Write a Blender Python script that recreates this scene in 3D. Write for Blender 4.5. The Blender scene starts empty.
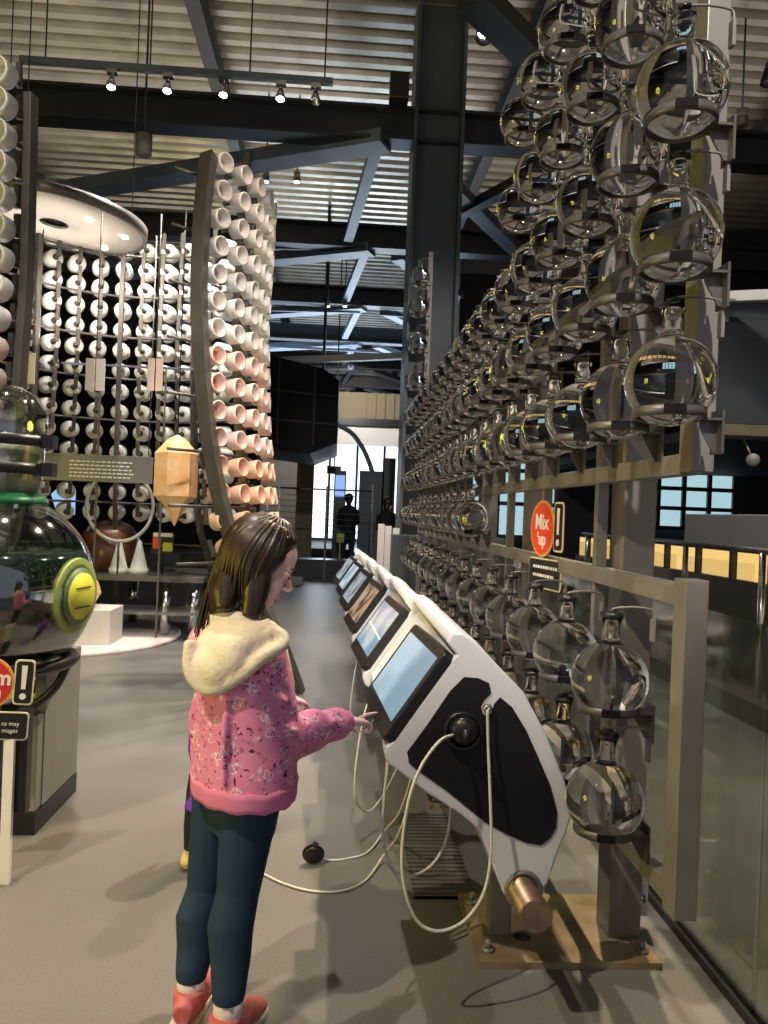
import bpy, bmesh, math, random
from mathutils import Vector, Matrix, Euler
random.seed(7)
S = bpy.context.scene
COL = S.collection
R = math.radians
# ------------------------------------------------------------------ camera
F = 770.0
CAMZ = 1.4
cd = bpy.data.cameras.new('camera'); cam = bpy.data.objects.new('camera', cd); COL.objects.link(cam)
S.camera = cam
cd.sensor_fit = 'HORIZONTAL'; cd.sensor_width = 36.0; cd.lens = 36.0*F/768.0; cd.clip_start = .02; cd.clip_end = 200
YAW = math.atan((384-338)/F); ROLL = R(2.2)
CM = Matrix.Rotation(-YAW, 4, 'Z') @ Matrix.Rotation(R(90), 4, 'X') @ Matrix.Rotation(ROLL, 4, 'Z')
cam.matrix_world = Matrix.Translation((0, 0, CAMZ)) @ CM

def ray(px, py):
    d = Vector(((px-384)/F, (512-py)/F, -1.0))
    return CM.to_3x3() @ d
def P(px, py, Y):
    """world point on the plane y = Y seen at that pixel of the photograph"""
    d = ray(px, py); t = Y/d.y
    return Vector((d.x*t, Y, CAMZ+d.z*t))
def PZ(px, py, z=0.0):
    d = ray(px, py); t = (z-CAMZ)/d.z
    return Vector((d.x*t, d.y*t, z))

# ------------------------------------------------------------------ materials
def mat(name, col, rough=.5, metal=0., spec=.5, noise=None, nscale=20., bump=0., trans=0., ior=1.45, emit=None, estr=0., alpha=1., sheen=0., coat=0.):
    m = bpy.data.materials.new(name); m.use_nodes = True
    nt = m.node_tree; b = nt.nodes['Principled BSDF']
    b.inputs['Base Color'].default_value = (*col, 1)
    b.inputs['Roughness'].default_value = rough
    b.inputs['Metallic'].default_value = metal
    b.inputs['Specular IOR Level'].default_value = spec
    b.inputs['IOR'].default_value = ior
    b.inputs['Transmission Weight'].default_value = trans
    b.inputs['Coat Weight'].default_value = coat
    if emit:
        b.inputs['Emission Color'].default_value = (*emit, 1); b.inputs['Emission Strength'].default_value = estr
    if noise or bump:
        tc = nt.nodes.new('ShaderNodeTexCoord'); n = nt.nodes.new('ShaderNodeTexNoise')
        n.inputs['Scale'].default_value = nscale; n.inputs['Detail'].default_value = 6
        nt.links.new(tc.outputs['Object'], n.inputs['Vector'])
        if noise:
            mx = nt.nodes.new('ShaderNodeMix'); mx.data_type = 'RGBA'
            mx.inputs[6].default_value = (*col, 1); mx.inputs[7].default_value = (*noise, 1)
            mr = nt.nodes.new('ShaderNodeMapRange'); mr.inputs['From Min'].default_value = .35; mr.inputs['From Max'].default_value = .65
            nt.links.new(n.outputs['Fac'], mr.inputs['Value']); nt.links.new(mr.outputs[0], mx.inputs[0])
            nt.links.new(mx.outputs[2], b.inputs['Base Color'])
        if bump:
            bp = nt.nodes.new('ShaderNodeBump'); bp.inputs['Strength'].default_value = bump; bp.inputs['Distance'].default_value = .01
            nt.links.new(n.outputs['Fac'], bp.inputs['Height']); nt.links.new(bp.outputs[0], b.inputs['Normal'])
    return m
def emat(name, col, s):
    return mat(name, (0, 0, 0), .6, emit=col, estr=s)

M = {}
M['steel_dark'] = mat('painted steel dark', (.018, .021, .024), .45, noise=(.028, .031, .034), nscale=3)
M['steel_blue'] = mat('painted steel blue grey', (.11, .135, .16), .45, noise=(.14, .165, .19), nscale=3)
M['column'] = mat('column paint', (.055, .062, .068), .45, noise=(.07, .08, .088), nscale=2)
M['rack'] = mat('rack paint', (.20, .18, .15), .42, .2, noise=(.235, .21, .175), nscale=8)
M['bracket'] = mat('bracket paint', (.12, .11, .10), .4, .4)
M['black'] = mat('black plastic', (.012, .012, .013), .35)
M['rubber'] = mat('black rubber', (.006, .006, .006), .8, spec=.15)
M['white'] = mat('white shell', (.70, .69, .68), .38, noise=(.66, .65, .64), nscale=6)
M['cream'] = mat('cup white', (.80, .77, .72), .4)
M['pinkcup'] = mat('cup pale pink', (.80, .62, .54), .4)
M['peachcup'] = mat('cup peach', (.82, .52, .36), .4)
M['innerorange'] = mat('cup inside orange', (.72, .30, .14), .5)
M['innerpink'] = mat('cup inside rose', (.62, .40, .36), .5)
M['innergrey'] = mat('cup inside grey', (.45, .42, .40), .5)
M['rib'] = mat('rib steel', (.085, .078, .065), .45, .3, noise=(.11, .10, .085), nscale=6)
M['chrome'] = mat('chrome', (.65, .65, .65), .12, 1.)
M['brass'] = mat('worn copper pipe', (.34, .25, .19), .38, .8, noise=(.22, .16, .12), nscale=30)
M['cord'] = mat('pale cord', (.62, .60, .52), .45)
M['skin'] = mat('skin', (.80, .54, .47), .5, noise=(.77, .49, .43), nscale=25)
M['lips'] = mat('lips', (.58, .24, .22), .45)
M['eyewhite'] = mat('eye white', (.75, .72, .70), .2)
M['iris'] = mat('iris', (.04, .03, .02), .15)
M['sock'] = mat('sock', (.75, .62, .58), .8)
M['shoe'] = mat('coral shoe', (.58, .12, .12), .6, noise=(.68, .20, .18), nscale=30)
M['sole'] = mat('pale sole', (.72, .58, .50), .6)
M['yellow'] = mat('yellow green disc', (.62, .62, .06), .4)
M['glow'] = emat('lamp glow', (1, .93, .8), 45)
M['glowsoft'] = emat('lamp glow soft', (1, .80, .55), 9)
M['red'] = mat('sign red', (.62, .03, .02), .5)
M['redorange'] = mat('sign orange red', (.80, .07, .02), .5)
M['signblack'] = mat('sign black', (.012, .01, .01), .5)
M['signcream'] = mat('sign cream', (.80, .70, .45), .5)
M['signwhite'] = mat('sign white', (.85, .82, .78), .5)
M['orange'] = mat('sign yellow orange', (.80, .38, .06), .5)
M['grey'] = mat('grey laminate', (.25, .235, .215), .55, noise=(.27, .255, .235), nscale=4)
M['teal'] = mat('teal wall', (.045, .055, .056), .6)
M['darkwall'] = mat('dark wall', (.010, .010, .011), .7)
M['brownpanel'] = mat('brown slatted panel', (.20, .165, .10), .6)
M['platform'] = mat('platform pink white', (.72, .62, .58), .5)
M['offwhite'] = mat('off white', (.62, .58, .52), .55)
M['crystal'] = mat('calcite', (.72, .38, .14), .35, noise=(.80, .55, .30), nscale=9, bump=.2)
M['brown'] = mat('brown dome', (.10, .035, .015), .35, coat=.3)
M['stopper'] = mat('stopper', (.015, .014, .013), .3)

def glassmat(name, col, ior, rough=0.):
    m = bpy.data.materials.new(name); m.use_nodes = True; nt = m.node_tree
    nt.nodes.remove(nt.nodes['Principled BSDF'])
    g = nt.nodes.new('ShaderNodeBsdfGlass'); g.inputs['Color'].default_value = (*col, 1)
    g.inputs['IOR'].default_value = ior; g.inputs['Roughness'].default_value = rough
    nt.links.new(g.outputs[0], nt.nodes['Material Output'].inputs['Surface'])
    return m
M['water'] = glassmat('filled flask glass', (.985, .985, .97), 1.34)
M['glass'] = glassmat('clear glass', (.97, .98, .96), 1.45)
def panemat(name, tint, refl=.12, rough=.03, reflcol=(1, 1, 1)):
    """thin single-sheet window glass: straight-through tint plus a mirror share that grows at grazing angles"""
    m = bpy.data.materials.new(name); m.use_nodes = True; nt = m.node_tree
    nt.nodes.remove(nt.nodes['Principled BSDF'])
    t = nt.nodes.new('ShaderNodeBsdfTransparent'); t.inputs[0].default_value = (*tint, 1)
    g = nt.nodes.new('ShaderNodeBsdfGlossy'); g.inputs['Roughness'].default_value = rough; g.inputs[0].default_value = (*reflcol, 1)
    fr = nt.nodes.new('ShaderNodeLayerWeight'); fr.inputs[0].default_value = .5
    pw = nt.nodes.new('ShaderNodeMath'); pw.operation = 'POWER'; pw.inputs[1].default_value = 4.0
    ad = nt.nodes.new('ShaderNodeMath'); ad.operation = 'MULTIPLY_ADD'; ad.inputs[1].default_value = .7; ad.inputs[2].default_value = refl; ad.use_clamp = True
    nt.links.new(fr.outputs['Facing'], pw.inputs[0]); nt.links.new(pw.outputs[0], ad.inputs[0])
    mx = nt.nodes.new('ShaderNodeMixShader')
    nt.links.new(ad.outputs[0], mx.inputs[0]); nt.links.new(t.outputs[0], mx.inputs[1]); nt.links.new(g.outputs[0], mx.inputs[2])
    nt.links.new(mx.outputs[0], nt.nodes['Material Output'].inputs['Surface'])
    return m
M['pane'] = panemat('balustrade pane', (.60, .65, .60), .10, .10)
M['paneclear'] = panemat('clear pane', (.94, .95, .94), .0)
M['greenpane'] = panemat('vessel glass', (.72, .78, .74), .17, .06)

# floor: grey brown stained terrazzo-like sheet
def floormat():
    m = bpy.data.materials.new('floor sheet'); m.use_nodes = True; nt = m.node_tree; b = nt.nodes['Principled BSDF']
    tc = nt.nodes.new('ShaderNodeTexCoord')
    n1 = nt.nodes.new('ShaderNodeTexNoise'); n1.inputs['Scale'].default_value = 1.1; n1.inputs['Detail'].default_value = 5
    n2 = nt.nodes.new('ShaderNodeTexNoise'); n2.inputs['Scale'].default_value = 160; n2.inputs['Detail'].default_value = 3
    nt.links.new(tc.outputs['Object'], n1.inputs['Vector']); nt.links.new(tc.outputs['Object'], n2.inputs['Vector'])
    r1 = nt.nodes.new('ShaderNodeValToRGB'); r1.color_ramp.elements[0].position = .3; r1.color_ramp.elements[1].position = .7
    r1.color_ramp.elements[0].color = (.148, .137, .124, 1); r1.color_ramp.elements[1].color = (.190, .176, .158, 1)
    nt.links.new(n1.outputs['Fac'], r1.inputs[0])
    mx = nt.nodes.new('ShaderNodeMix'); mx.data_type = 'RGBA'; mx.blend_type = 'MULTIPLY'; mx.inputs[0].default_value = .5
    r2 = nt.nodes.new('ShaderNodeValToRGB'); r2.color_ramp.elements[0].position = .35; r2.color_ramp.elements[1].position = .65
    r2.color_ramp.elements[0].color = (.65, .65, .65, 1); r2.color_ramp.elements[1].color = (1.15, 1.15, 1.15, 1)
    nt.links.new(n2.outputs['Fac'], r2.inputs[0])
    nt.links.new(r1.outputs[0], mx.inputs[6]); nt.links.new(r2.outputs[0], mx.inputs[7]); nt.links.new(mx.outputs[2], b.inputs['Base Color'])
    b.inputs['Roughness'].default_value = .42
    bp = nt.nodes.new('ShaderNodeBump'); bp.inputs['Strength'].default_value = .08; bp.inputs['Distance'].default_value = .004
    nt.links.new(n2.outputs['Fac'], bp.inputs['Height']); nt.links.new(bp.outputs[0], b.inputs['Normal'])
    return m
M['floor'] = floormat()
M['deck'] = mat('galvanised roof deck', (.40, .37, .31), .30, .85, noise=(.28, .26, .21), nscale=2.2)
M['plate'] = mat('worn base plate', (.42, .33, .20), .4, .5, noise=(.28, .20, .11), nscale=7)

def jacketmat():
    m = bpy.data.materials.new('printed pink fleece'); m.use_nodes = True; nt = m.node_tree; b = nt.nodes['Principled BSDF']
    b.inputs['Roughness'].default_value = .85; b.inputs['Specular IOR Level'].default_value = .15
    tc = nt.nodes.new('ShaderNodeTexCoord')
    base = (.78, .26, .44, 1)
    wn = nt.nodes.new('ShaderNodeTexNoise'); wn.inputs['Scale'].default_value = 45; wn.inputs['Detail'].default_value = 1
    nt.links.new(tc.outputs['Object'], wn.inputs['Vector'])
    ws = nt.nodes.new('ShaderNodeVectorMath'); ws.operation = 'SCALE'; ws.inputs['Scale'].default_value = .045
    nt.links.new(wn.outputs['Color'], ws.inputs[0])
    wp = nt.nodes.new('ShaderNodeVectorMath'); wp.operation = 'ADD'
    nt.links.new(tc.outputs['Object'], wp.inputs[0]); nt.links.new(ws.outputs[0], wp.inputs[1])
    prev = None
    def layer(prev_out, scale, thr, col, metric='EUCLIDEAN', stretch=(1, 1, 1), ring=None, seed=0):
        mp = nt.nodes.new('ShaderNodeMapping'); mp.inputs['Scale'].default_value = stretch; mp.inputs['Location'].default_value = (seed, seed*.7, seed*.3)
        nt.links.new(wp.outputs[0], mp.inputs['Vector'])
        v = nt.nodes.new('ShaderNodeTexVoronoi'); v.inputs['Scale'].default_value = scale; v.distance = metric
        nt.links.new(mp.outputs[0], v.inputs['Vector'])
        if ring:
            c = nt.nodes.new('ShaderNodeMath'); c.operation = 'COMPARE'; c.inputs[1].default_value = ring; c.inputs[2].default_value = thr
        else:
            c = nt.nodes.new('ShaderNodeMath'); c.operation = 'LESS_THAN'; c.inputs[1].default_value = thr
        nt.links.new(v.outputs['Distance'], c.inputs[0])
        mx = nt.nodes.new('ShaderNodeMix'); mx.data_type = 'RGBA'
        nt.links.new(c.outputs[0], mx.inputs[0])
        if prev_out is None: mx.inputs[6].default_value = base
        else: nt.links.new(prev_out, mx.inputs[6])
        mx.inputs[7].default_value = col
        return mx.outputs[2]
    o = layer(None, 26, .16, (.80, .55, .62, 1), stretch=(1, 1, 3.2), seed=1.3)
    o = layer(o, 24, .035, (.86, .72, .74, 1), ring=.30, seed=4.1)
    o = layer(o, 30, .035, (.16, .03, .09, 1), ring=.22, seed=2.2, stretch=(1, 1, 1.5))
    o = layer(o, 27, .14, (.09, .02, .06, 1), seed=7.7)
    nt.links.new(o, b.inputs['Base Color'])
    return m
M['jacket'] = jacketmat()
M['pink'] = mat('pink rib knit', (.78, .24, .42), .85, spec=.15)
M['hood'] = mat('cream fleece', (.80, .70, .54), .95, spec=.1, bump=.35, nscale=120)
M['legging'] = mat('dark teal legging', (.022, .045, .078), .8, spec=.2)
def hairmat():
    m = bpy.data.materials.new('brown hair'); m.use_nodes = True; nt = m.node_tree; b = nt.nodes['Principled BSDF']
    tc = nt.nodes.new('ShaderNodeTexCoord'); mp = nt.nodes.new('ShaderNodeMapping'); mp.inputs['Scale'].default_value = (110, 110, 5)
    n = nt.nodes.new('ShaderNodeTexNoise'); n.inputs['Scale'].default_value = 1; n.inputs['Detail'].default_value = 3
    nt.links.new(tc.outputs['Object'], mp.inputs[0]); nt.links.new(mp.outputs[0], n.inputs['Vector'])
    r = nt.nodes.new('ShaderNodeValToRGB'); r.color_ramp.elements[0].position = .35; r.color_ramp.elements[1].position = .7
    r.color_ramp.elements[0].color = (.008, .004, .002, 1); r.color_ramp.elements[1].color = (.055, .026, .010, 1)
    nt.links.new(n.outputs['Fac'], r.inputs[0]); nt.links.new(r.outputs[0], b.inputs['Base Color'])
    b.inputs['Roughness'].default_value = .38
    return m
M['hair'] = hairmat()
def perfmat():
    m = bpy.data.materials.new('perforated black panel'); m.use_nodes = True; nt = m.node_tree; b = nt.nodes['Principled BSDF']
    tc = nt.nodes.new('ShaderNodeTexCoord'); v = nt.nodes.new('ShaderNodeTexVoronoi'); v.inputs['Scale'].default_value = 110; v.inputs['Randomness'].default_value = 0
    nt.links.new(tc.outputs['Object'], v.inputs['Vector'])
    r = nt.nodes.new('ShaderNodeValToRGB'); r.color_ramp.elements[0].position = .25; r.color_ramp.elements[1].position = .35
    r.color_ramp.elements[0].color = (.002, .002, .002, 1); r.color_ramp.elements[1].color = (.009, .009, .010, 1)
    nt.links.new(v.outputs['Distance'], r.inputs[0]); nt.links.new(r.outputs[0], b.inputs['Base Color']); b.inputs['Roughness'].default_value = .6; b.inputs['Specular IOR Level'].default_value = .25
    return m
M['perf'] = perfmat()
def screenmat(name, c1, c2, s, scale=6.):
    m = bpy.data.materials.new(name); m.use_nodes = True; nt = m.node_tree; b = nt.nodes['Principled BSDF']
    tc = nt.nodes.new('ShaderNodeTexCoord'); n = nt.nodes.new('ShaderNodeTexNoise'); n.inputs['Scale'].default_value = scale; n.inputs['Detail'].default_value = 1.5
    nt.links.new(tc.outputs['Object'], n.inputs['Vector'])
    r = nt.nodes.new('ShaderNodeValToRGB'); r.color_ramp.elements[0].position = .40; r.color_ramp.elements[1].position = .56
    r.color_ramp.elements[0].color = (*c1, 1); r.color_ramp.elements[1].color = (*c2, 1)
    nt.links.new(n.outputs['Fac'], r.inputs[0]); nt.links.new(r.outputs[0], b.inputs['Emission Color'])
    b.inputs['Emission Strength'].default_value = s; b.inputs['Base Color'].default_value = (.01, .01, .01, 1); b.inputs['Roughness'].default_value = .15
    return m
M['scr_a'] = screenmat('screen pale blue', (.22, .33, .40), (.45, .60, .68), .9, 3)
M['scr_b'] = screenmat('screen blue cream', (.25, .40, .52), (.62, .66, .66), .8, 5)
M['scr_c'] = screenmat('screen brown photo', (.10, .05, .025), (.50, .36, .24), .8, 9)
M['scr_d'] = screenmat('screen grey', (.12, .15, .18), (.40, .45, .48), .8, 7)

# ------------------------------------------------------------------ mesh helpers
def V(*a): return Vector(a)
def link(name, bm, m, parent=None, smooth=False, bevel=0., mods=None):
    me = bpy.data.meshes.new(name)
    bmesh.ops.recalc_face_normals(bm, faces=bm.faces[:])
    bm.to_mesh(me); bm.free()
    if isinstance(m, (list, tuple)):
        for x in m: me.materials.append(x)
    else: me.materials.append(m)
    if smooth:
        for p in me.polygons: p.use_smooth = True
    o = bpy.data.objects.new(name, me); COL.objects.link(o)
    if parent is not None:
        o.parent = parent
        if parent.type == 'EMPTY': o.matrix_parent_inverse = INV.get(parent.name, Matrix())
        o.matrix_parent_inverse = world(parent).inverted()
    if bevel:
        b = o.modifiers.new('bevel', 'BEVEL'); b.width = bevel; b.segments = 2; b.limit_method = 'ANGLE'
    return o
INV = {}
def world(o):
    m = o.matrix_parent_inverse @ o.matrix_basis if o.parent else o.matrix_basis.copy()
    return (world(o.parent) @ m) if o.parent else m
def tag(o, label, cat, group=None, kind=None):
    if label: o['label'] = label
    if cat: o['category'] = cat
    if group: o['group'] = group
    if kind: o['kind'] = kind
    return o
def thing(name, label, cat, loc=(0, 0, 0), group=None):
    o = bpy.data.objects.new(name, None); COL.objects.link(o); o.location = loc; o.empty_display_size = .05
    return tag(o, label, cat, group)
def struct(name, bm, m, **k):
    o = link(name, bm, m, **k); o['kind'] = 'structure'; return o
def NB(): return bmesh.new()
def box(bm, lo, hi, mi=0, mtx=None):
    vs = [Vector((x, y, z)) for x in (lo[0], hi[0]) for y in (lo[1], hi[1]) for z in (lo[2], hi[2])]
    if mtx: vs = [mtx @ v for v in vs]
    vv = [bm.verts.new(v) for v in vs]
    for f in ((0, 1, 3, 2), (4, 6, 7, 5), (0, 4, 5, 1), (2, 3, 7, 6), (0, 2, 6, 4), (1, 5, 7, 3)):
        fc = bm.faces.new([vv[i] for i in f]); fc.material_index = mi
    return bm
def beam(bm, a, b, w, h, up=Vector((0, 0, 1)), mi=0):
    a = Vector(a); b = Vector(b); d = (b-a); L = d.length; d.normalize()
    s = d.cross(up)
    if s.length < 1e-4: s = d.cross(Vector((0, 1, 0)))
    s.normalize(); u = s.cross(d)
    m = Matrix((s, d, u)).transposed().to_4x4(); m.translation = a
    return box(bm, (-w/2, 0, -h/2), (w/2, L, h/2), mi, m)
def ibeam(bm, a, b, w, h, t=.03, up=Vector((0, 0, 1))):
    a = Vector(a); b = Vector(b); d = (b-a); L = d.length; d.normalize()
    s = d.cross(up)
    if s.length < 1e-4: s = Vector((1, 0, 0))
    s.normalize(); u = s.cross(d)
    m = Matrix((s, d, u)).transposed().to_4x4(); m.translation = a
    box(bm, (-w/2, 0, h/2-t), (w/2, L, h/2), 0, m); box(bm, (-w/2, 0, -h/2), (w/2, L, -h/2+t), 0, m)
    box(bm, (-t/2, 0, -h/2+t), (t/2, L, h/2-t), 0, m)
    return bm
def tube(bm, pts, rad, n=12, cap=True, mi=0, ref=None, closed=False):
    pts = [Vector(p) for p in pts]; N = len(pts)
    if not isinstance(rad, (list, tuple)) or (len(rad) == 2 and N != 2 and not isinstance(rad[0], (list, tuple))): rad = [rad]*N
    rings = []; prev = None
    for i, p in enumerate(pts):
        if closed: t = pts[(i+1) % N]-pts[i-1]
        else: t = pts[min(i+1, N-1)]-pts[max(i-1, 0)]
        t.normalize()
        if prev is None:
            r = Vector(ref) if ref is not None else (Vector((0, 0, 1)) if abs(t.z) < .9 else Vector((1, 0, 0)))
            u = (r-t*r.dot(t)).normalized()
        else:
            u = (prev-t*prev.dot(t)).normalized()
        prev = u; w = t.cross(u)
        ra = rad[i]; a, b = ra if isinstance(ra, (tuple, list)) else (ra, ra)
        rings.append([bm.verts.new(p+u*(a*math.cos(2*math.pi*k/n))+w*(b*math.sin(2*math.pi*k/n))) for k in range(n)])
    m = N if closed else N-1
    for i in range(m):
        A, B = rings[i], rings[(i+1) % N]
        for k in range(n):
            f = bm.faces.new((A[k], A[(k+1) % n], B[(k+1) % n], B[k])); f.material_index = mi; f.smooth = True
    if cap and not closed:
        bm.faces.new(rings[0][::-1]).material_index = mi; bm.faces.new(rings[-1]).material_index = mi
    return bm
def spline(pts, k=8):
    pts = [Vector(p) for p in pts]; out = []
    for i in range(len(pts)-1):
        p0 = pts[max(i-1, 0)]; p1 = pts[i]; p2 = pts[i+1]; p3 = pts[min(i+2, len(pts)-1)]
        for j in range(k):
            t = j/k
            out.append(.5*((2*p1)+(p2-p0)*t+(2*p0-5*p1+4*p2-p3)*t*t+(3*p1-p0-3*p2+p3)*t**3))
    out.append(pts[-1]); return out
def lathe(bm, prof, n=32, mtx=None, mi=0, closed=False):
    """prof: list of (r, z); r=0 ends are poles"""
    rings = []
    for r, z in prof:
        if r < 1e-6:
            v = Vector((0, 0, z)); rings.append([bm.verts.new(mtx @ v if mtx else v)])
        else:
            rg = []
            for k in range(n):
                v = Vector((r*math.cos(2*math.pi*k/n), r*math.sin(2*math.pi*k/n), z))
                rg.append(bm.verts.new(mtx @ v if mtx else v))
            rings.append(rg)
    L = len(rings)
    for i in range(L if closed else L-1):
        A, B = rings[i], rings[(i+1) % L]
        for k in range(n):
            k2 = (k+1) % n
            if len(A) == 1 and len(B) == 1: continue
            if len(A) == 1: f = bm.faces.new((A[0], B[k2], B[k]))
            elif len(B) == 1: f = bm.faces.new((A[k], A[k2], B[0]))
            else: f = bm.faces.new((A[k], A[k2], B[k2], B[k]))
            f.material_index = mi; f.smooth = True
    return bm
def disc(bm, c, axis, r, h, n=32, mi=0):
    axis = Vector(axis).normalized(); q = Vector((0, 0, 1)).rotation_difference(axis).to_matrix().to_4x4(); q.translation = Vector(c)
    return lathe(bm, [(0, 0), (r, 0), (r, h), (0, h)], n, q, mi)
def ell(bm, c, rad, rot=None, n=20, mi=0):
    m = Matrix.Translation(Vector(c)) @ (rot.to_4x4() if rot else Matrix()) @ Matrix.Diagonal((*rad, 1))
    pr = [(math.sin(math.pi*i/(n//2+2)), -math.cos(math.pi*i/(n//2+2))) for i in range(n//2+3)]
    pr[0] = (0, -1); pr[-1] = (0, 1)
    return lathe(bm, pr, n, m, mi)
def prism(bm, pts2, fn0, fn1, mi=0):
    """pts2: outline; fn0/fn1 map (a,b) to the two end planes"""
    A = [bm.verts.new(fn0(*p)) for p in pts2]; B = [bm.verts.new(fn1(*p)) for p in pts2]
    n = len(pts2)
    for i in range(n):
        bm.faces.new((A[i], A[(i+1) % n], B[(i+1) % n], B[i])).material_index = mi
    bm.faces.new(A[::-1]).material_index = mi; bm.faces.new(B).material_index = mi
    return bm
def shade(o):
    for p in o.data.polygons: p.use_smooth = True
    return o
def copy_tree(o, parent=None, loc=None):
    c = o.copy(); COL.objects.link(c)
    c.parent = parent
    if loc is not None: c.location = loc
    for ch in o.children:
        copy_tree(ch, c)
    return c
def lumpy(o, voxel, smooth=6, fac=.5):
    r = o.modifiers.new('remesh', 'REMESH'); r.mode = 'VOXEL'; r.voxel_size = voxel; r.use_smooth_shade = True
    s = o.modifiers.new('smooth', 'SMOOTH'); s.iterations = smooth; s.factor = fac
    return o
def text(body, size, m, mtx, name, parent, ext=.001, align='CENTER', bold=.0):
    c = bpy.data.curves.new(name, 'FONT'); c.body = body; c.size = size; c.extrude = ext; c.align_x = align; c.align_y = 'CENTER'; c.offset = bold
    c.materials.append(m)
    t = bpy.data.objects.new('tmp', c); COL.objects.link(t)
    me = bpy.data.meshes.new_from_object(t.evaluated_get(bpy.context.evaluated_depsgraph_get())); bpy.data.objects.remove(t); bpy.data.curves.remove(c)
    me.transform(mtx); me.name = name
    o = bpy.data.objects.new(name, me); COL.objects.link(o)
    o.parent = parent; o.matrix_parent_inverse = world(parent).inverted()
    return o
ORD = ['first', 'second', 'third', 'fourth', 'fifth', 'sixth', 'seventh', 'eighth', 'ninth', 'tenth', 'eleventh', 'twelfth', 'thirteenth', 'fourteenth', 'fifteenth', 'sixteenth', 'seventeenth', 'eighteenth', 'nineteenth', 'twentieth', 'twenty-first', 'twenty-second']

# ================================================================== SETTING
GX = 1.22     # glass barrier plane
bm = NB(); box(bm, (-14, -6, -.12), (14, 36, 0)); struct('floor', bm, M['floor'])
# ribbed roof deck
bm = NB()
zc = 7.5; y = -6.0; prof = []
while y < 36:
    prof += [(y, zc), (y+.12, zc), (y+.16, zc+.10), (y+.26, zc+.10), (y+.30, zc)]; y += .30
A = [bm.verts.new((-14, a, b)) for a, b in prof]; B = [bm.verts.new((14, a, b)) for a, b in prof]
seen = set()
for i in range(len(prof)-1):
    if (Vector(prof[i])-Vector(prof[i+1])).length < 1e-5: continue
    bm.faces.new((A[i], A[i+1], B[i+1], B[i]))
struct('ceiling', bm, M['deck'])
ti = [0]
def trim(bm, m, **k):
    ti[0] += 1; return struct('trim_%d' % ti[0], bm, m, **k)
# main beams across the hall with flanges, and purlins running along it
BY = [1.6, 5.4, 9.25, 13.05, 16.7, 20.3, 23.9, 27.5, 31.1]
for yb in BY:
    bm = NB(); ibeam(bm, (-13.8, yb, 6.02), (13.8, yb, 6.02), .30, .40, .035); trim(bm, M['steel_dark'])
for xb in (-5.9, -1.9, 2.2, 6.2, 10.2):
    bm = NB(); ibeam(bm, (xb, -5.5, 7.33), (xb, 35, 7.33), .18, .30, .02); trim(bm, M['steel_dark'])
# plan bracing in each bay: a long diagonal and a short strut
for i in range(2, len(BY)-1):
    y0, y1 = BY[i], BY[i+1]
    bm = NB(); beam(bm, (.40, y0-.05+.04*(i-2), 5.84), (-4.4, y0+2.25, 5.84), .34, .16); trim(bm, M['steel_blue'])
    bm = NB(); beam(bm, (.30, y0+.25, 5.90), (.0, y1-.3, 5.90), .15, .12); trim(bm, M['steel_blue'])
    bm = NB(); beam(bm, (.85, y0+.3, 5.85), (3.4, y1+.6, 5.85), .24, .14); trim(bm, M['steel_blue'])
bm = NB(); beam(bm, (.95, 6.4, 5.75), (3.2, 9.0, 5.9), .30, .16); trim(bm, M['steel_dark'])
bm = NB(); beam(bm, (2.6, 9.2, 5.8), (1.4, 11.6, 5.8), .16, .14); trim(bm, M['steel_dark'])
# cross bracing members at low level under the far bays (the first one pale)
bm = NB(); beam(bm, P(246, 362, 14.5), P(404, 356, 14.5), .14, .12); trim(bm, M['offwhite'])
for a, b, yy in (((248, 247), (352, 249), 13.2), ((374, 250), (412, 252), 13.2), ((252, 309), (360, 312), 16.9), ((380, 314), (408, 316), 16.9), ((250, 345), (380, 352), 20.6)):
    bm = NB(); beam(bm, P(*a, yy), P(*b, yy), .05, .06); trim(bm, M['steel_blue'])

# walls far away
bm = NB(); box(bm, (-14, 34.5, 0), (-2.5, 34.8, 7.5)); box(bm, (2.6, 34.5, 0), (14, 34.8, 7.5)); box(bm, (-2.5, 34.5, 5.0), (2.6, 34.8, 7.5)); struct('wall_back', bm, M['darkwall'])
bm = NB(); box(bm, (-14.2, -6, 0), (-14, 35, 7.5)); struct('wall_left', bm, M['darkwall'])
bm = NB(); box(bm, (14, -6, 0), (14.2, 35, 7.5)); struct('wall_right', bm, M['darkwall'])

# ================================================================== FLASK RACK
XR = .90      # plane of the rack
XF = .76      # line of the flask centres
Y0 = 1.90
rack = thing('display_rack', 'tall grey steel rack of posts and rails bolted to the floor plate, carrying the flasks', 'rack', (XR, Y0, 0))
bm = NB(); box(bm, (XR-.03, Y0-.035, 1.53), (XR+.03, Y0+.035, 4.35)); link('end_post', bm, M['rack'], rack, bevel=.003)
bm = NB(); box(bm, (XR-.03, Y0-.035, .41), (XR+.03, Y0+.035, 1.26)); link('end_post', bm, M['rack'], rack, bevel=.003)
for z in (1.553, 1.215, ):
    bm = NB(); box(bm, (XR-.025, Y0+.036, z-.027), (XR+.025, 8.35, z+.027)); link('rail', bm, M['rack'], rack, bevel=.003)
for z in (2.2,):
    bm = NB(); box(bm, (XR+.005, Y0+.036, z-.02), (XR+.03, 8.35, z+.02)); link('rail', bm, M['rack'], rack)
bm = NB(); box(bm, (XR-.02, Y0+.036, .42), (XR+.02, 8.35, .47)); link('rail', bm, M['rack'], rack)
for k in range(1, 10):
    y = Y0+.69*k
    top = 4.2 if k < 2 else (3.3 if k < 3 else 2.35)
    bm = NB(); box(bm, (XR-.018, y-.018, .44), (XR+.018, y+.018, top)); link('upright', bm, M['rack'], rack)
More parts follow.
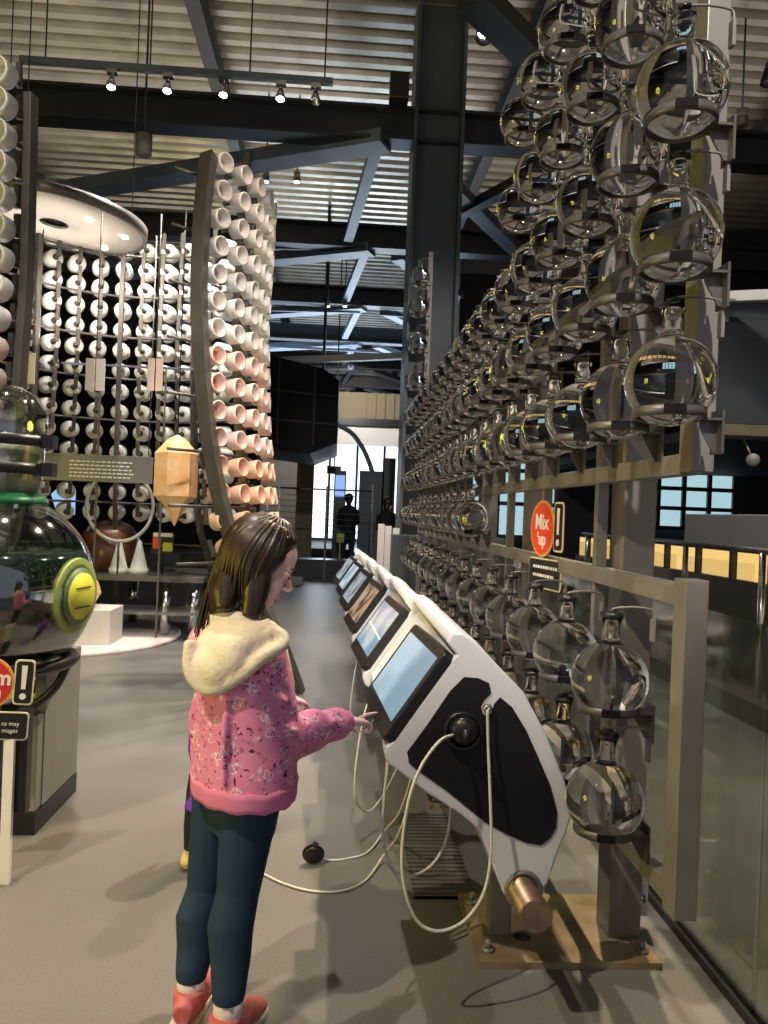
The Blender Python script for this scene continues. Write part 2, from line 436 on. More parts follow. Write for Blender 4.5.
bm = NB(); box(bm, (XR-.02, 8.34, .44), (XR+.03, 8.40, 4.25)); link('upright', bm, M['rack'], rack)
for k in range(5):
    y = 2.56+1.28*k
    bm = NB(); box(bm, (.95, y-.05, .012), (1.06, y+.07, 5.0 if k == 0 else 2.5)); link('column', bm, M['rack'], rack, bevel=.004)
# floor plate with bolts, and the short posts under the pipe
plates = []
for k in range(5):
    y = 2.56+1.28*k
    bm = NB(); box(bm, (.49, y-.19, 0), (1.07, y+.24, .014), 0); box(bm, (.49, y-.205, 0), (1.07, y-.19, .020), 0)
    pl = link('floor_plate', bm, M['plate'], rack)
    for bx, by in ((.53, -.13), (1.035, -.13), (.53, .17), (1.03, .19)):
        bm = NB(); disc(bm, (bx, y+by, .012), (0, 0, 1), .022, .012, 6); disc(bm, (bx, y+by, .02), (0, 0, 1), .010, .03, 10); link('bolt', bm, M['rack'], pl)
    bm = NB(); box(bm, (.555, y-.04, .012), (.625, y+.03, .245)); link('pipe_post', bm, M['rack'], rack, bevel=.003)
    bm = NB(); ell(bm, (.66, y-.05, .014), (.03, .025, .008)); link('weld', bm, M['black'], pl)
# perforated fixing lug by the near column
bm = NB(); box(bm, (1.065, 2.60, .04), (1.12, 2.615, .30)); lug = link('fixing_lug', bm, M['offwhite'], rack)
for z in (.10, .20):
    bm = NB(); disc(bm, (1.092, 2.60, z), (0, -1, 0), .018, .01, 14); link('bolt', bm, M['chrome'], lug)

# --- prototype flask
RF = .105
def flask_profile(r, neck_r, neck_h):
    """solid of revolution, origin at the sphere centre"""
    pr = [(0, -r)]
    a0 = math.asin(neck_r*1.1/r)
    N = 22
    for i in range(1, N+1):
        a = math.pi - (math.pi-a0)*i/N
        pr.append((r*math.sin(a), r*math.cos(a)))
    zt = r*math.cos(a0)
    pr += [(neck_r*1.0, zt+.006), (neck_r*.96, zt+.018), (neck_r*.96, zt+neck_h*.5), (neck_r*.98, zt+neck_h-.012), (neck_r*1.16, zt+neck_h-.006), (neck_r*1.18, zt+neck_h)]
    return pr, zt+neck_h
def make_flask(name, r, stopper, yz=(0, 0, 0)):
    t = thing(name, 'flask', 'flask', yz)
    pr, zt = flask_profile(r, r*.235, r*.62)
    # upper part of the neck is open and empty: the bore goes down to the water level
    ni = r*.19
    bm = NB(); lathe(bm, pr+[(ni, zt), (ni, zt-r*.50), (ni*.7, zt-r*.51), (0, zt-r*.51)], 28)
    link('filled_bulb', bm, M['water'], t)
    if stopper:
        bm = NB(); lathe(bm, [(0, zt-.012), (ni*.96, zt-.012), (ni*.98, zt+.001), (r*.30, zt+.002), (r*.31, zt+.016), (r*.20, zt+.022), (0, zt+.022)], 20); link('stopper', bm, M['stopper'], t)
    return t
def make_bracket(name, r, rod):
    """ring under the bulb, gusset arm to the rack and a thin rod reaching over the neck; origin = bulb centre"""
    t = thing(name, 'bracket', 'bracket')
    zr = -r*.72; rr = r*.72
    bm = NB(); lathe(bm, [(rr, zr-.012), (rr+.007, zr-.012), (rr+.007, zr+.012), (rr, zr+.012)], 32, closed=True)
    link('ring', bm, M['bracket'], t)
    dx = XR-.022-XF
    bm = NB()
    pts = [(rr*.97, zr-.012), (dx, zr-.012), (dx, zr-.085), (dx-.012, zr-.085), (rr*.97, zr-.03)]
    prism(bm, pts, lambda a, b: V(a, -.003, b), lambda a, b: V(a, .003, b))
    box(bm, (rr, -.028, zr-.014), (dx, .028, zr-.008)); box(bm, (dx-.004, -.028, zr-.09), (dx+.002, .028, zr+.012))
    link('arm', bm, M['bracket'], t)
    a = R(-105)
    bm = NB(); m = Matrix.Rotation(a, 4, 'Z'); box(bm, (rr+.0075, -.024, zr-.009), (rr+.0105, .024, zr+.011), 0, m); link('name_tag', bm, M['rubber'], t)
    if rod:
        zt = r*.97+r*.62+.03
        bm = NB(); tube(bm, spline([(dx, 0, zt-.055), (dx, 0, zt-.01), (dx-.02, 0, zt), (dx*.5, 0, zt+.003), (.02, 0, zt), (0, 0, zt-.004)], 4), .0035, 6); box(bm, (dx-.006, -.01, zt-.09), (dx+.002, .01, zt-.03)); link('rod', bm, M['rack'], t)
        bm = NB(); lathe(bm, [(0, zt-.012), (.014, zt-.012), (.016, zt-.004), (0, zt-.002)], 12); link('neck_cap', bm, M['stopper'], t)
    return t
FA = make_flask('round_bottom_flask', RF, False); FB = make_flask('round_bottom_flask', RF, True)
BA = make_bracket('ring_bracket', RF, True)
first = {'a': True, 'b': True, 'r': True}
def place(proto, key, loc):
    if first[key]:
        first[key] = False; proto.location = loc; return proto
    return copy_tree(proto, None, loc)
UZ = [1.38, 1.73, 2.07, 2.41, 2.78, 3.17, 3.55, 3.87]
UN = ['short row just below the upper rail', 'row resting just above the upper rail', 'second row above the upper rail', 'third row above the upper rail',
      'fourth row above the upper rail', 'fifth row above the upper rail', 'sixth row above the upper rail', 'topmost row']
NCOL = 20
count = {}
def add_flask(loc, proto, key, row, rowkey):
    n = count.get(rowkey, 0); count[rowkey] = n+1
    f = place(proto, key, loc)
    f['label'] = 'clear flask, %s from near end, %s' % (ORD[n], row); f['category'] = 'flask'; f['group'] = 'glass flasks in the '+row
    b = place(BA, 'r', loc)
    b['label'] = 'ring bracket under %s flask from near end, %s' % (ORD[n], row); b['category'] = 'bracket'; b['group'] = 'ring brackets of the '+row
for c in range(NCOL):
    y = 1.75+.33*c
    for ri, z in enumerate(UZ):
        if ri == 0 and c < 8: continue
        if ri == 4 and 6 <= c < 19: continue
        if ri == 5 and not (1 <= c < 6 or c == 19): continue
        if ri == 4 and c == 0: continue
        if ri in (6, 7) and c != 19: continue
        add_flask(V(XF, y, z), FA, 'a', UN[ri], ri)
for c in range(15):
    y = 2.07+.41*c
    add_flask(V(XF, y, .965), FB, 'b', 'stoppered row below the lower rail', 'L1')
for c in range(12):
    y = 2.07+.41*c
    add_flask(V(XF, y, .635), FB, 'b', 'bottommost row near the floor', 'L2')

# ---- sign on the rack
sy = 3.16
sg = thing('warning_sign', 'round orange-red sign reading Mix up with exclamation plate, fixed to the flask rack', 'sign', (.86, sy, 1.2))
sm = Matrix.Translation(P(543, 531, sy)) @ Matrix.Rotation(R(-78), 4, 'Z') @ Matrix.Rotation(R(90), 4, 'X')   # local x = along sign, y = up, z = out
sm = Matrix.Translation(P(543, 531, sy)) @ Matrix.Rotation(R(-81), 4, 'Z') @ Matrix.Rotation(R(90), 4, 'X')
def plate2(parent, mtx, name, m, pts, z0, z1):
    bm = NB(); prism(bm, pts, lambda a, b: mtx @ V(a, b, z0), lambda a, b: mtx @ V(a, b, z1)); return link(name, bm, m, parent)
def rrect(cx, cy, w, h, r, n=6):
    o = []
    for k, (sx, sy_) in enumerate(((1, 1), (-1, 1), (-1, -1), (1, -1))):
        for i in range(n+1):
            a = math.pi/2*(k+i/n); o.append((cx+sx*(w/2-r)+r*math.cos(a), cy+sy_*(h/2-r)+r*math.sin(a)))
    return o
def circ(cx, cy, r, n=36): return [(cx+r*math.cos(2*math.pi*k/n), cy+r*math.sin(2*math.pi*k/n)) for k in range(n)]
def make_sign(root, m, s, small, disc_m, lines):
    """disc with rim, exclamation plate at its right, caption plate below"""
    plate2(root, m, 'disc_rim', M['orange'], circ(0, .01*s, .118*s), 0, .004)
    plate2(root, m, 'disc', disc_m, circ(0, .01*s, .106*s), .0045, .006)
    plate2(root, m, 'plate_rim', M['signcream'], rrect(.155*s, .02*s, .085*s, .20*s, .018*s), 0, .004)
    pl = plate2(root, m, 'exclamation_plate', M['signblack'], rrect(.155*s, .02*s, .070*s, .185*s, .014*s), .0045, .006)
    plate2(root, m, 'exclamation_mark', M['signwhite'], [(.143*s, .095*s), (.167*s, .095*s), (.164*s, -.01*s), (.146*s, -.01*s)], .0062, .007)
    plate2(root, m, 'exclamation_dot', M['signwhite'], circ(.155*s, -.042*s, .014*s, 16), .0062, .007)
    plate2(root, m, 'plaque_rim', M['signcream'], rrect(.035*s, -.175*s, .31*s, .125*s, .018*s), 0, .004)
    plate2(root, m, 'caption_plaque', M['signblack'], rrect(.035*s, -.175*s, .298*s, .113*s, .014*s), .0045, .006)
make_sign(sg, sm, 1.0, False, M['redorange'], None)
text('Mix', .088, M['signwhite'], sm @ Matrix.Translation((0, .035, .0062)), 'lettering', sg, bold=.002)
text('\u2019up', .072, M['signwhite'], sm @ Matrix.Translation((0, -.035, .0062)), 'lettering', sg, bold=.002)
for yy, w in ((-.155, .22), (-.19, .20)):
    bm = NB(); k = 0; x = -.07
    while x < -.07+w:
        ww = random.uniform(.012, .03); prism(bm, [(x, yy), (x+ww, yy), (x+ww, yy+.012), (x, yy+.012)], lambda a, b: sm @ V(a, b, .0062), lambda a, b: sm @ V(a, b, .0068)); x += ww+.006
    link('caption_line', bm, M['signwhite'], sg)
bm = NB(); beam(bm, sm @ V(.0, -.25, -.012), sm @ V(.0, .12, -.012), .018, .012); link('sign_bracket', bm, M['rack'], sg)

# ================================================================== CONSOLES
YN = 2.20; PITCH = 1.06; DX = -.028; DZ = -.014   # the row runs slightly aslant and the floor units step down
def c2(px, py): p = P(px, py, YN); return (p.x, p.z)
outline = [(457, 655), (447, 643), (452, 633), (462, 633), (477, 643), (495, 663), (524, 693), (546, 734), (563, 777), (571, 800), (571.5, 816), (567, 832), (559, 850), (547.5, 884), (542, 892), (524, 898), (509, 900), (503, 893), (489, 856), (478, 829), (460, 814), (427, 793), (397, 770), (388, 764), (385, 755), (386, 747), (391, 744), (420, 703), (450, 662)]
outline = [c2(*p) for p in outline]
inset = [(464, 677), (478, 678), (489, 683), (491, 693), (484, 700), (481, 706), (482, 713), (487, 716), (492, 712), (494, 704), (500, 697), (512, 707), (526, 730), (538.5, 758), (550, 785), (557, 812), (556, 827), (550, 838), (541, 845), (527, 843), (506, 834), (485, 822), (447, 791), (420, 772), (409, 763), (407, 752), (429, 722), (450, 691)]
inset = [c2(*p) for p in inset]
sc_t = P(453, 658, YN); sc_b = P(391, 744, YN)     # near edge of the screen
def shell(parent, k):
    y0 = YN+PITCH*k; y1 = y0+PITCH-.02
    sk = -.0
    bm = NB()
    # slight waist between the two ends, like a moulded shell
    secs = [(0, .0, 1.0), (.015, 0, 1.006), (.25, 0, 1.0), (.75, 0, .988), (1, 0, .992)]
    cx = sum(p[0] for p in outline)/len(outline); cz = sum(p[1] for p in outline)/len(outline)
    rings = []
    for t, d, s in secs:
        y = y0+(y1-y0)*t
        rings.append([bm.verts.new((cx+(a-cx)*s+DX*k, y, cz+(b-cz)*s+DZ*k)) for a, b in outline])
    n = len(outline)
    for i in range(len(rings)-1):
        for j in range(n): bm.faces.new((rings[i][j], rings[i][(j+1) % n], rings[i+1][(j+1) % n], rings[i+1][j])).smooth = True
    bm.faces.new(rings[0][::-1]); bm.faces.new(rings[-1])
    return link('shell', bm, M['white'], parent, bevel=.006)
u = (sc_t-sc_b).normalized()              # up along the screen
def screen_mtx(k):
    yaw = R(4.0)
    ax = V(-math.sin(yaw), math.cos(yaw), 0)       # from near edge to far edge
    nrm = u.cross(ax); nrm = -nrm if nrm.x > 0 else nrm
    m = Matrix((ax, u, nrm)).transposed().to_4x4(); m.translation = sc_b + V(DX*k, PITCH*k, DZ*k); return m
SM0 = screen_mtx(0)
SW, SH = .54, (sc_t-sc_b).length
def make_console(k):
    y0 = YN+PITCH*k
    names = ['nearest touchscreen console the girl points at, with black side panel and pale blue screen', 'second touchscreen console from the near end, its screen cut by a white line',
             'third touchscreen console from the near end, showing a brown picture', 'fourth white touchscreen console from the near end',
             'fifth white touchscreen console from the near end', 'farthest white touchscreen console at the end of the row']
    t = thing('touchscreen_console', names[k], 'console', (.5, y0+.5, 0), 'touchscreen consoles in a row along the flask rack')
    shell(t, k)
    m = screen_mtx(k)
    bm = NB(); prism(bm, rrect(SW/2, SH/2, SW, SH+.012, .022), lambda a, b: m @ V(a, b, -.03), lambda a, b: m @ V(a, b, .028))
    bz = link('bezel', bm, M['black'], t, bevel=.004)
    bm = NB(); prism(bm, rrect(SW/2, SH/2+.01, SW-.07, SH-.075, .006), lambda a, b: m @ V(a, b, .027), lambda a, b: m @ V(a, b, .0295))
    link('screen', bm, [M['scr_a'], M['scr_b'], M['scr_c'], M['scr_d'], M['scr_b'], M['scr_d']][k], bz)
    if k == 1:
        bm = NB(); prism(bm, [(.035, .135), (SW-.035, .150), (SW-.035, .157), (.035, .142)], lambda a, b: m @ V(a, b, .0296), lambda a, b: m @ V(a, b, .030)); link('white_line', bm, M['signwhite'], bz)
    # side panel on the near end
    bm = NB(); prism(bm, inset, lambda a, b: V(a+DX*k, y0-.004, b+DZ*k), lambda a, b: V(a+DX*k, y0+.004, b+DZ*k)); link('side_panel', bm, M['perf'], t, bevel=.001)
    a, b = c2(487.5, 708); a += DX*k; b += DZ*k
    bm = NB(); disc(bm, (a, y0, b), (0, -1, 0), .013, .016, 18); ell(bm, (a, y0-.018, b), (.009, .009, .009)); link('cord_socket', bm, M['chrome'], t)
    # listening handset holder
    a, b = c2(462, 729); a += DX*k; b += DZ*k
    bm = NB(); disc(bm, (a, y0-.003, b), (0, -1, 0), .056, .012, 32); lathe(bm, [(.045, 0), (.056, 0), (.056, .012), (.045, .012)], 32, Matrix.Translation((a, y0-.014, b)) @ Matrix.Rotation(R(90), 4, 'X'), closed=True); link('handset_cradle', bm, M['black'], t)
    return t
for k in range(6): make_console(k)
# pipe running through the consoles
ce = P(534, 921, YN-.13)
bm = NB(); px0 = P(523, 889, YN)
XP, ZP = px0.x, px0.z
pp = thing('support_pipe', 'worn copper-coloured pipe stub sticking out below the nearest console', 'pipe', (XP, YN, ZP))
bm = NB(); tube(bm, [(XP, YN-.15, ZP), (XP+DX*6, YN+PITCH*6, ZP+DZ*6)], .043, 28); link('tube', bm, M['brass'], pp)
bm = NB(); tube(bm, [(XP, YN-.153, ZP), (XP, YN-.148, ZP)], .0445, 28); link('end_cap', bm, M['brass'], pp)
bm = NB(); lathe(bm, [(.044, 0), (.055, 0), (.055, .012), (.044, .012)], 28, Matrix.Translation((XP, YN-.0125, ZP)) @ Matrix.Rotation(R(-90), 4, 'X'), closed=True); link('collar', bm, M['rack'], pp)

# handset parked in the nearest cradle with its looping cord
a, b = c2(462, 727)
hs = thing('listening_handset', 'black round listening handset held in the nearest console side panel with a looping pale cord', 'handset', (a, YN-.03, b))
def handset(parent, m):
    bm = NB(); lathe(bm, [(0, 0), (.030, 0), (.038, .006), (.040, .018), (.034, .032), (.018, .040), (0, .042)], 28, m); link('earpiece', bm, M['black'], parent)
    bm = NB(); lathe(bm, [(.034, .010), (.043, .012), (.043, .020), (.036, .024)], 28, m, closed=True); link('cushion', bm, M['rubber'], parent)
    bm = NB(); tube(bm, [m @ V(0, -.030, .032), m @ V(.002, -.012, .060), m @ V(.0, .012, .052)], [.010, .012, .011], 12); link('grip', bm, M['black'], parent)
handset(hs, Matrix.Translation((a, YN-.016, b)) @ Matrix.Rotation(R(90), 4, 'X'))
def cord(parent, pts, r=.0045, name='cord'):
    bm = NB(); tube(bm, spline(pts, 7), r, 8); return link(name, bm, M['cord'], parent)
def pp_(seq): return [P(x, y, d) for x, y, d in seq]
cord(hs, pp_([(453, 735, 2.15), (440, 741, 2.10), (422, 765, 2.08), (409, 800, 2.06), (402, 850, 2.06), (405, 890, 2.06), (418, 922, 2.07), (440, 931, 2.08), (465, 920, 2.09), (484, 892, 2.10), (491, 850, 2.12), (490, 790, 2.15), (488, 740, 2.17), (487.5, 710, 2.175)]))
# handset lying on the floor
fp = PZ(313, 863)
hf = thing('listening_handset', 'black round listening handset lying on the floor, its pale cord trailing to the consoles', 'handset', fp)
handset(hf, Matrix.Translation(fp+V(0, -.012, .043)) @ Matrix.Rotation(R(-72), 4, 'X') @ Matrix.Rotation(R(20), 4, 'Z') @ Matrix.Translation((0, 0, -.018)))
g = lambda x, y, z=.006: PZ(x, y, z)
cord(hf, [fp+V(.03, -.01, .03), g(328, 860), g(345, 859), g(368, 852), g(384, 838)+V(0, 0, .03), P(398, 815, 3.0), P(408, 790, 2.9), P(413, 768, 2.85), P(416, 750, 2.9)])
cb = thing('cable_loop', 'pale cord hanging in a wide loop under the screens, left of the long handset cord', 'cord', P(390, 770, 2.5))
cord(cb, pp_([(386, 752, 2.40), (387, 768, 2.33), (384, 800, 2.32), (383, 835, 2.32), (389, 862, 2.33), (402, 875, 2.36), (420, 873, 2.40), (436, 860, 2.44), (446, 840, 2.48), (450, 818, 2.5), (451, 800, 2.55)]))
cc = thing('cable_loop', 'pale cord curving over the floor from behind the girl to the consoles', 'cord', g(330, 890))
cord(cc, [g(245, 862), g(262, 873), g(285, 884), g(312, 891), g(342, 891), g(366, 880), g(384, 862)+V(0, 0, .03), P(398, 835, 2.85), P(410, 800, 2.8), P(416, 770, 2.8), P(420, 755, 2.8)])
for k, (nm) in enumerate(['thin pale cord hanging between the second and third consoles', 'thin pale cord hanging beside the fourth console']):
    y = YN+PITCH*(k+1)+.1*k
    t = thing('cable_loop', nm, 'cord', (.2, y, .4))
    cord(t, [V(.24, y-.03, .70), V(.16, y-.05, .62), V(.12, y-.05, .40), V(.12, y, .18), V(.20, y+.1, .10), V(.30, y+.16, .25), V(.36, y+.18, .45)], .004)
# floor grating under the consoles
bm = NB()
gx0, gx1, gy0, gy1 = .33, .56, 2.78, 3.55
box(bm, (gx0, gy0, 0), (gx1, gy0+.012, .006)); box(bm, (gx0, gy1, 0), (gx1, gy1+.012, .006))
yy = gy0
while yy < gy1: box(bm, (gx0, yy, 0), (gx1, yy+.012, .006)); yy += .035
tag(link('floor_grating', bm, M['bracket']), 'slotted dark floor grating on the floor below the nearest consoles', 'grating')
# ================================================================== COLUMN, RIGHT SIDE, FAR BACKGROUND
bm = NB(); cxx = 1.02
box(bm, (cxx-.30, 9.02, 0), (cxx-.26, 9.62, 7.5)); box(bm, (cxx+.26, 9.02, 0), (cxx+.30, 9.62, 7.5)); box(bm, (cxx-.26, 9.20, 0), (cxx+.26, 9.24, 7.5))
tag(link('steel_column', bm, M['column'], bevel=.004), 'tall blue-grey steel column from floor to roof at the far end of the flask rack', 'column')
# three pale boards and the dark block at the far end of the rack
for k, x in enumerate((380, 387, 395)):
    p = P(x, 560, 8.9-.02*k)
    bm = NB(); box(bm, (p.x-.035, p.y, 0), (p.x+.04, p.y+.05, 1.26-.02*k)); tag(link('upright_board', bm, M['offwhite'], bevel=.004), '%s of three tall pale boards beyond the last console' % ('leftmost', 'middle', 'rightmost')[k], 'board', 'pale boards beyond the consoles')
bm = NB(); box(bm, (.62, 8.6, 0), (1.9, 8.9, 1.15)); tag(link('low_screen', bm, M['teal'], bevel=.01), 'low dark teal partition behind the far end of the flask rack', 'partition')

# glass barrier beside the rack
br = thing('glass_barrier', 'long waist-high glass barrier with a floor channel, right of the flask rack', 'barrier', (GX, 4, 0))
bm = NB(); box(bm, (GX-.02, .6, 0), (GX-.008, 8.1, .03)); box(bm, (GX+.012, .6, 0), (GX+.024, 8.1, .03)); link('floor_channel', bm, M['steel_dark'], br)
y = .6
while y < 7.9:
    bm = NB(); box(bm, (GX-.006, y, .004), (GX+.008, y+1.48, 1.12)); link('pane', bm, M['pane'], br); y += 1.5

# curved counter with a backlit yellow band, beyond the glass
def arc_pts(n=24):
    o = []
    for i in range(n+1):
        t = i/n; y = 3.0+9.0*t
        o.append((3.75+.55*math.sin(t*2.6)-.25*t, y))
    return o
AP = arc_pts()
def wallstrip(bm, pts, z0, z1, th, mi=0):
    A = []
    for i, (x, y) in enumerate(pts):
        A.append([bm.verts.new((x, y, z0)), bm.verts.new((x, y, z1)), bm.verts.new((x+th, y, z1)), bm.verts.new((x+th, y, z0))])
    for i in range(len(A)-1):
        for k in range(4): bm.faces.new((A[i][k], A[i][(k+1) % 4], A[i+1][(k+1) % 4], A[i+1][k])).material_index = mi
    bm.faces.new(A[0]); bm.faces.new(A[-1][::-1])
M['amber'] = mat('backlit amber panel', (.5, .35, .12), .5, emit=(1.0, .66, .22), estr=.75, noise=None)
ctr = thing('curved_counter', 'long curved grey counter with a glowing amber band under its top, beyond the glass', 'counter', (3.9, 7, 0))
bm = NB(); wallstrip(bm, AP, 0, .84, .5); link('base', bm, M['grey'], ctr)
bm = NB(); wallstrip(bm, [(x+.06, y) for x, y in AP], .84, 1.13, .4); link('glowing_band', bm, M['amber'], ctr)
bm = NB(); wallstrip(bm, [(x-.08, y) for x, y in AP], 1.13, 1.18, .62); link('worktop', bm, M['steel_dark'], ctr)
for i in range(1, 24, 2):
    x, y = AP[i]
    bm = NB(); box(bm, (x-.02, y-.02, .84), (x+.05, y+.02, 1.13)); link('divider', bm, M['steel_dark'], ctr)
bm = NB(); box(bm, (3.55, 5.6, 1.18), (4.6, 7.7, 1.50)); tag(link('serving_cabinet', bm, M['grey'], bevel=.01), 'plain grey cabinet standing on the curved counter', 'cabinet')
rl = thing('guard_rail', 'chrome posts and glass guard rail in front of the curved counter', 'railing', (3.0, 6, 0))
for i, y in enumerate((4.2, 5.4, 6.7, 8.1, 9.6)):
    bm = NB(); tube(bm, [(3.05+.03*i, y, .0), (3.05+.03*i, y, 1.22)], .024, 14); link('post', bm, M['chrome'], rl)
    if i < 4:
        y2 = (4.2, 5.4, 6.7, 8.1, 9.6)[i+1]
        bm = NB(); box(bm, (3.05, y+.06, .30), (3.06, y2-.06, 1.12)); link('pane', bm, M['paneclear'], rl)
bm = NB(); tube(bm, [(3.05, 4.0, 1.22), (3.17, 9.8, 1.22)], .022, 12); link('handrail', bm, M['steel_dark'], rl)
bm = NB(); box(bm, (2.95, 3.0, 0), (3.2, 10.2, .16)); link('plinth', bm, M['bracket'], rl)

# raised gallery at upper right with a white handrail
gal = thing('upper_gallery', 'dark teal upper-floor gallery front with a white handrail, upper right behind the rack', 'gallery', (6, 9, 2.4))
bm = NB(); box(bm, (4.05, 8.2, 2.52), (13.5, 8.5, 3.75)); link('front_panel', bm, M['teal'], gal)
bm = NB(); box(bm, (4.0, 8.1, 2.38), (13.5, 8.5, 2.50)); link('soffit_edge', bm, M['brownpanel'], gal)
bm = NB(); beam(bm, (3.95, 8.15, 3.86), (8.5, 7.2, 4.08), .10, .11); link('handrail', bm, M['white'], gal)
bm = NB(); box(bm, (4.1, 8.05, 3.64), (13, 8.09, 3.84)); link('glass_front', bm, M['pane'], gal)
for i in range(10):
    bm = NB(); box(bm, (4.1+.55*i, 8.10, 3.6), (4.14+.55*i, 8.14, 3.85)); link('baluster', bm, M['steel_blue'], gal)
bm = NB(); box(bm, (4.05, 8.5, 2.38), (13.5, 15.0, 2.50)); link('floor_slab', bm, M['darkwall'], gal)
bl = thing('pendant_lamp', 'small round pale pendant lamp hanging under the gallery edge', 'lamp', P(753, 458, 8.0))
lp = P(753, 460, 8.0)
bm = NB(); ell(bm, lp, (.07, .07, .07)); link('globe', bm, M['grey'], bl)
bm = NB(); tube(bm, [lp, (lp.x, lp.y+.25, 2.40)], .012, 8); link('stem', bm, M['brass'], bl)

# cafe windows behind
M['daylight'] = emat('bright daylight', (.80, .92, 1.0), 1.9)
M['bluelight'] = emat('blue daylight', (.45, .68, .75), .75)
wi = [0]
def window(x0, x1, z0, z1, y, nv, nh, m):
    wi[0] += 1
    bm = NB(); box(bm, (x0, y, z0), (x1, y+.02, z1)); w = struct('window_%d' % wi[0], bm, m)
    bm = NB()
    for i in range(nv+1):
        x = x0+(x1-x0)*i/nv; box(bm, (x-.04, y-.08, z0), (x+.04, y-.01, z1))
    for i in range(nh+1):
        z = z0+(z1-z0)*i/nh; box(bm, (x0, y-.08, z-.04), (x1, y-.01, z+.04))
    link('window_frame', bm, M['steel_dark'], w)
window(5.9, 8.0, 1.3, 2.5, 15.2, 4, 3, M['bluelight'])
window(2.6, 4.4, 1.0, 3.0, 15.4, 3, 3, M['bluelight'])
bm = NB(); box(bm, (2.3, 15.5, 0), (13.6, 15.7, 7.5)); struct('wall_cafe', bm, M['darkwall'])
bm = NB(); box(bm, (9.2, 15.1, 1.2), (10.8, 15.3, 2.5)); trim(bm, M['brown'])
# tables and seated people in silhouette at the cafe
def figure(name, label, base, h, face, m_top, m_leg, seated=False, group=None):
    """small clothed figure built as one continuous body with hair and clothes as children"""
    t = thing(name, label, 'person', base, group)
    s = h/1.7; b = Vector(base); rz = Matrix.Rotation(face, 3, 'Z')
    def q(x, y, z): return b + rz @ Vector((x*s, y*s, z*s))
    zh = .95 if not seated else .55
    knee = lambda sd: (q(.42, .10*sd, .50) if seated else q(.03, .10*sd, .50))
    foot = lambda sd: (q(.42, .10*sd, .06) if seated else q(0, .10*sd, .06))
    top = zh+.55
    bm = NB()
    tube(bm, [q(0, 0, zh-.05), q(.0, 0, zh+.15), q(-.01, 0, zh+.38), q(0, 0, top-.02), q(.01, 0, top+.04)], [(.11*s, .16*s), (.10*s, .14*s), (.12*s, .18*s), (.08*s, .15*s), (.05*s, .05*s)], 16, ref=rz @ Vector((1, 0, 0)))
    tube(bm, [q(.01, 0, top), q(.03, 0, top+.12)], .052*s, 12)
    ell(bm, q(.04, 0, top+.18), (.09*s, .085*s, .12*s)); ell(bm, q(.12, 0, top+.16), (.02*s, .015*s, .02*s))
    for sd in (-1, 1):
        tube(bm, [q(0, .09*sd, zh), knee(sd), foot(sd)], [.085*s, .055*s, .04*s], 12)
        ell(bm, foot(sd)+rz @ Vector((.05*s, 0, -.02*s)), (.13*s, .045*s, .04*s), rz)
        tube(bm, [q(0, .19*sd, top-.05), q(.04, .23*sd, top-.32), q(.25, .17*sd, top-.40)], [.048*s, .04*s, .03*s], 10)
        ell(bm, q(.31, .16*sd, top-.40), (.05*s, .03*s, .02*s), rz)
    lumpy(link('body', bm, M['skin'], t), .016*s, 3)
    bm = NB()
    tube(bm, [q(0, 0, zh-.06), q(.0, 0, zh+.15), q(-.01, 0, zh+.38), q(0, 0, top), q(.01, 0, top+.05)], [(.135*s, .18*s), (.125*s, .165*s), (.14*s, .20*s), (.10*s, .17*s), (.06*s, .06*s)], 16, ref=rz @ Vector((1, 0, 0)))
    for sd in (-1, 1): tube(bm, [q(0, .18*sd, top-.05), q(.04, .23*sd, top-.32), q(.22, .18*sd, top-.40)], [.062*s, .052*s, .042*s], 10)
    lumpy(link('top', bm, m_top, t), .018*s, 3)
    bm = NB()
    for sd in (-1, 1): tube(bm, [q(0, .09*sd, zh+.02), knee(sd), foot(sd)+V(0, 0, .05*s)], [.105*s, .068*s, .052*s], 12)
    lumpy(link('trousers', bm, m_leg, t), .018*s, 3)
    bm = NB(); ell(bm, q(.015, 0, top+.22), (.105*s, .098*s, .11*s)); ell(bm, q(-.04, 0, top+.12), (.06*s, .09*s, .13*s)); link('hair', bm, M['hair'], t)
    return t
M['darkcloth'] = mat('dark clothing', (.012, .012, .015), .8)
M['darkcloth2'] = mat('dark blue clothing', (.02, .03, .05), .8)
def bistro(x, y, lab):
    t = thing('cafe_table', lab, 'table', (x, y, 0), 'cafe tables')
    bm = NB(); disc(bm, (x, y, .72), (0, 0, 1), .38, .03); link('tabletop', bm, M['black'], t)
    bm = NB(); tube(bm, [(x, y, .02), (x, y, .72)], .03, 12); link('pedestal', bm, M['black'], t)
    bm = NB(); disc(bm, (x, y, 0), (0, 0, 1), .25, .02); link('foot', bm, M['black'], t)
bistro(5.9, 12.6, 'round dark cafe table in front of the blue windows, left one'); bistro(7.1, 12.8, 'round dark cafe table in front of the blue windows, right one')
def stool(x, y, lab):
    t = thing('cafe_stool', lab, 'stool', (x, y, 0), 'cafe stools')
    bm = NB(); disc(bm, (x, y, .43), (0, 0, 1), .18, .04); link('seat', bm, M['black'], t)
    for a in range(4):
        bm = NB(); tube(bm, [(x+.10*math.cos(a*1.57+.78), y+.10*math.sin(a*1.57+.78), .43), (x+.17*math.cos(a*1.57+.78), y+.17*math.sin(a*1.57+.78), 0)], .012, 8); link('leg', bm, M['black'], t)
for i, (x, y, f, tx) in enumerate(((5.02, 12.6, 0, 'left of the left cafe table'), (6.5, 13.6, R(-90), 'between the two cafe tables'), (8.0, 12.8, math.pi, 'right of the right cafe table'))):
    stool(x, y, 'dark stool '+tx); figure('person', 'seated person in dark clothes %s' % tx, (x, y, 0), 1.7, f, M['darkcloth'], M['darkcloth2'], True)

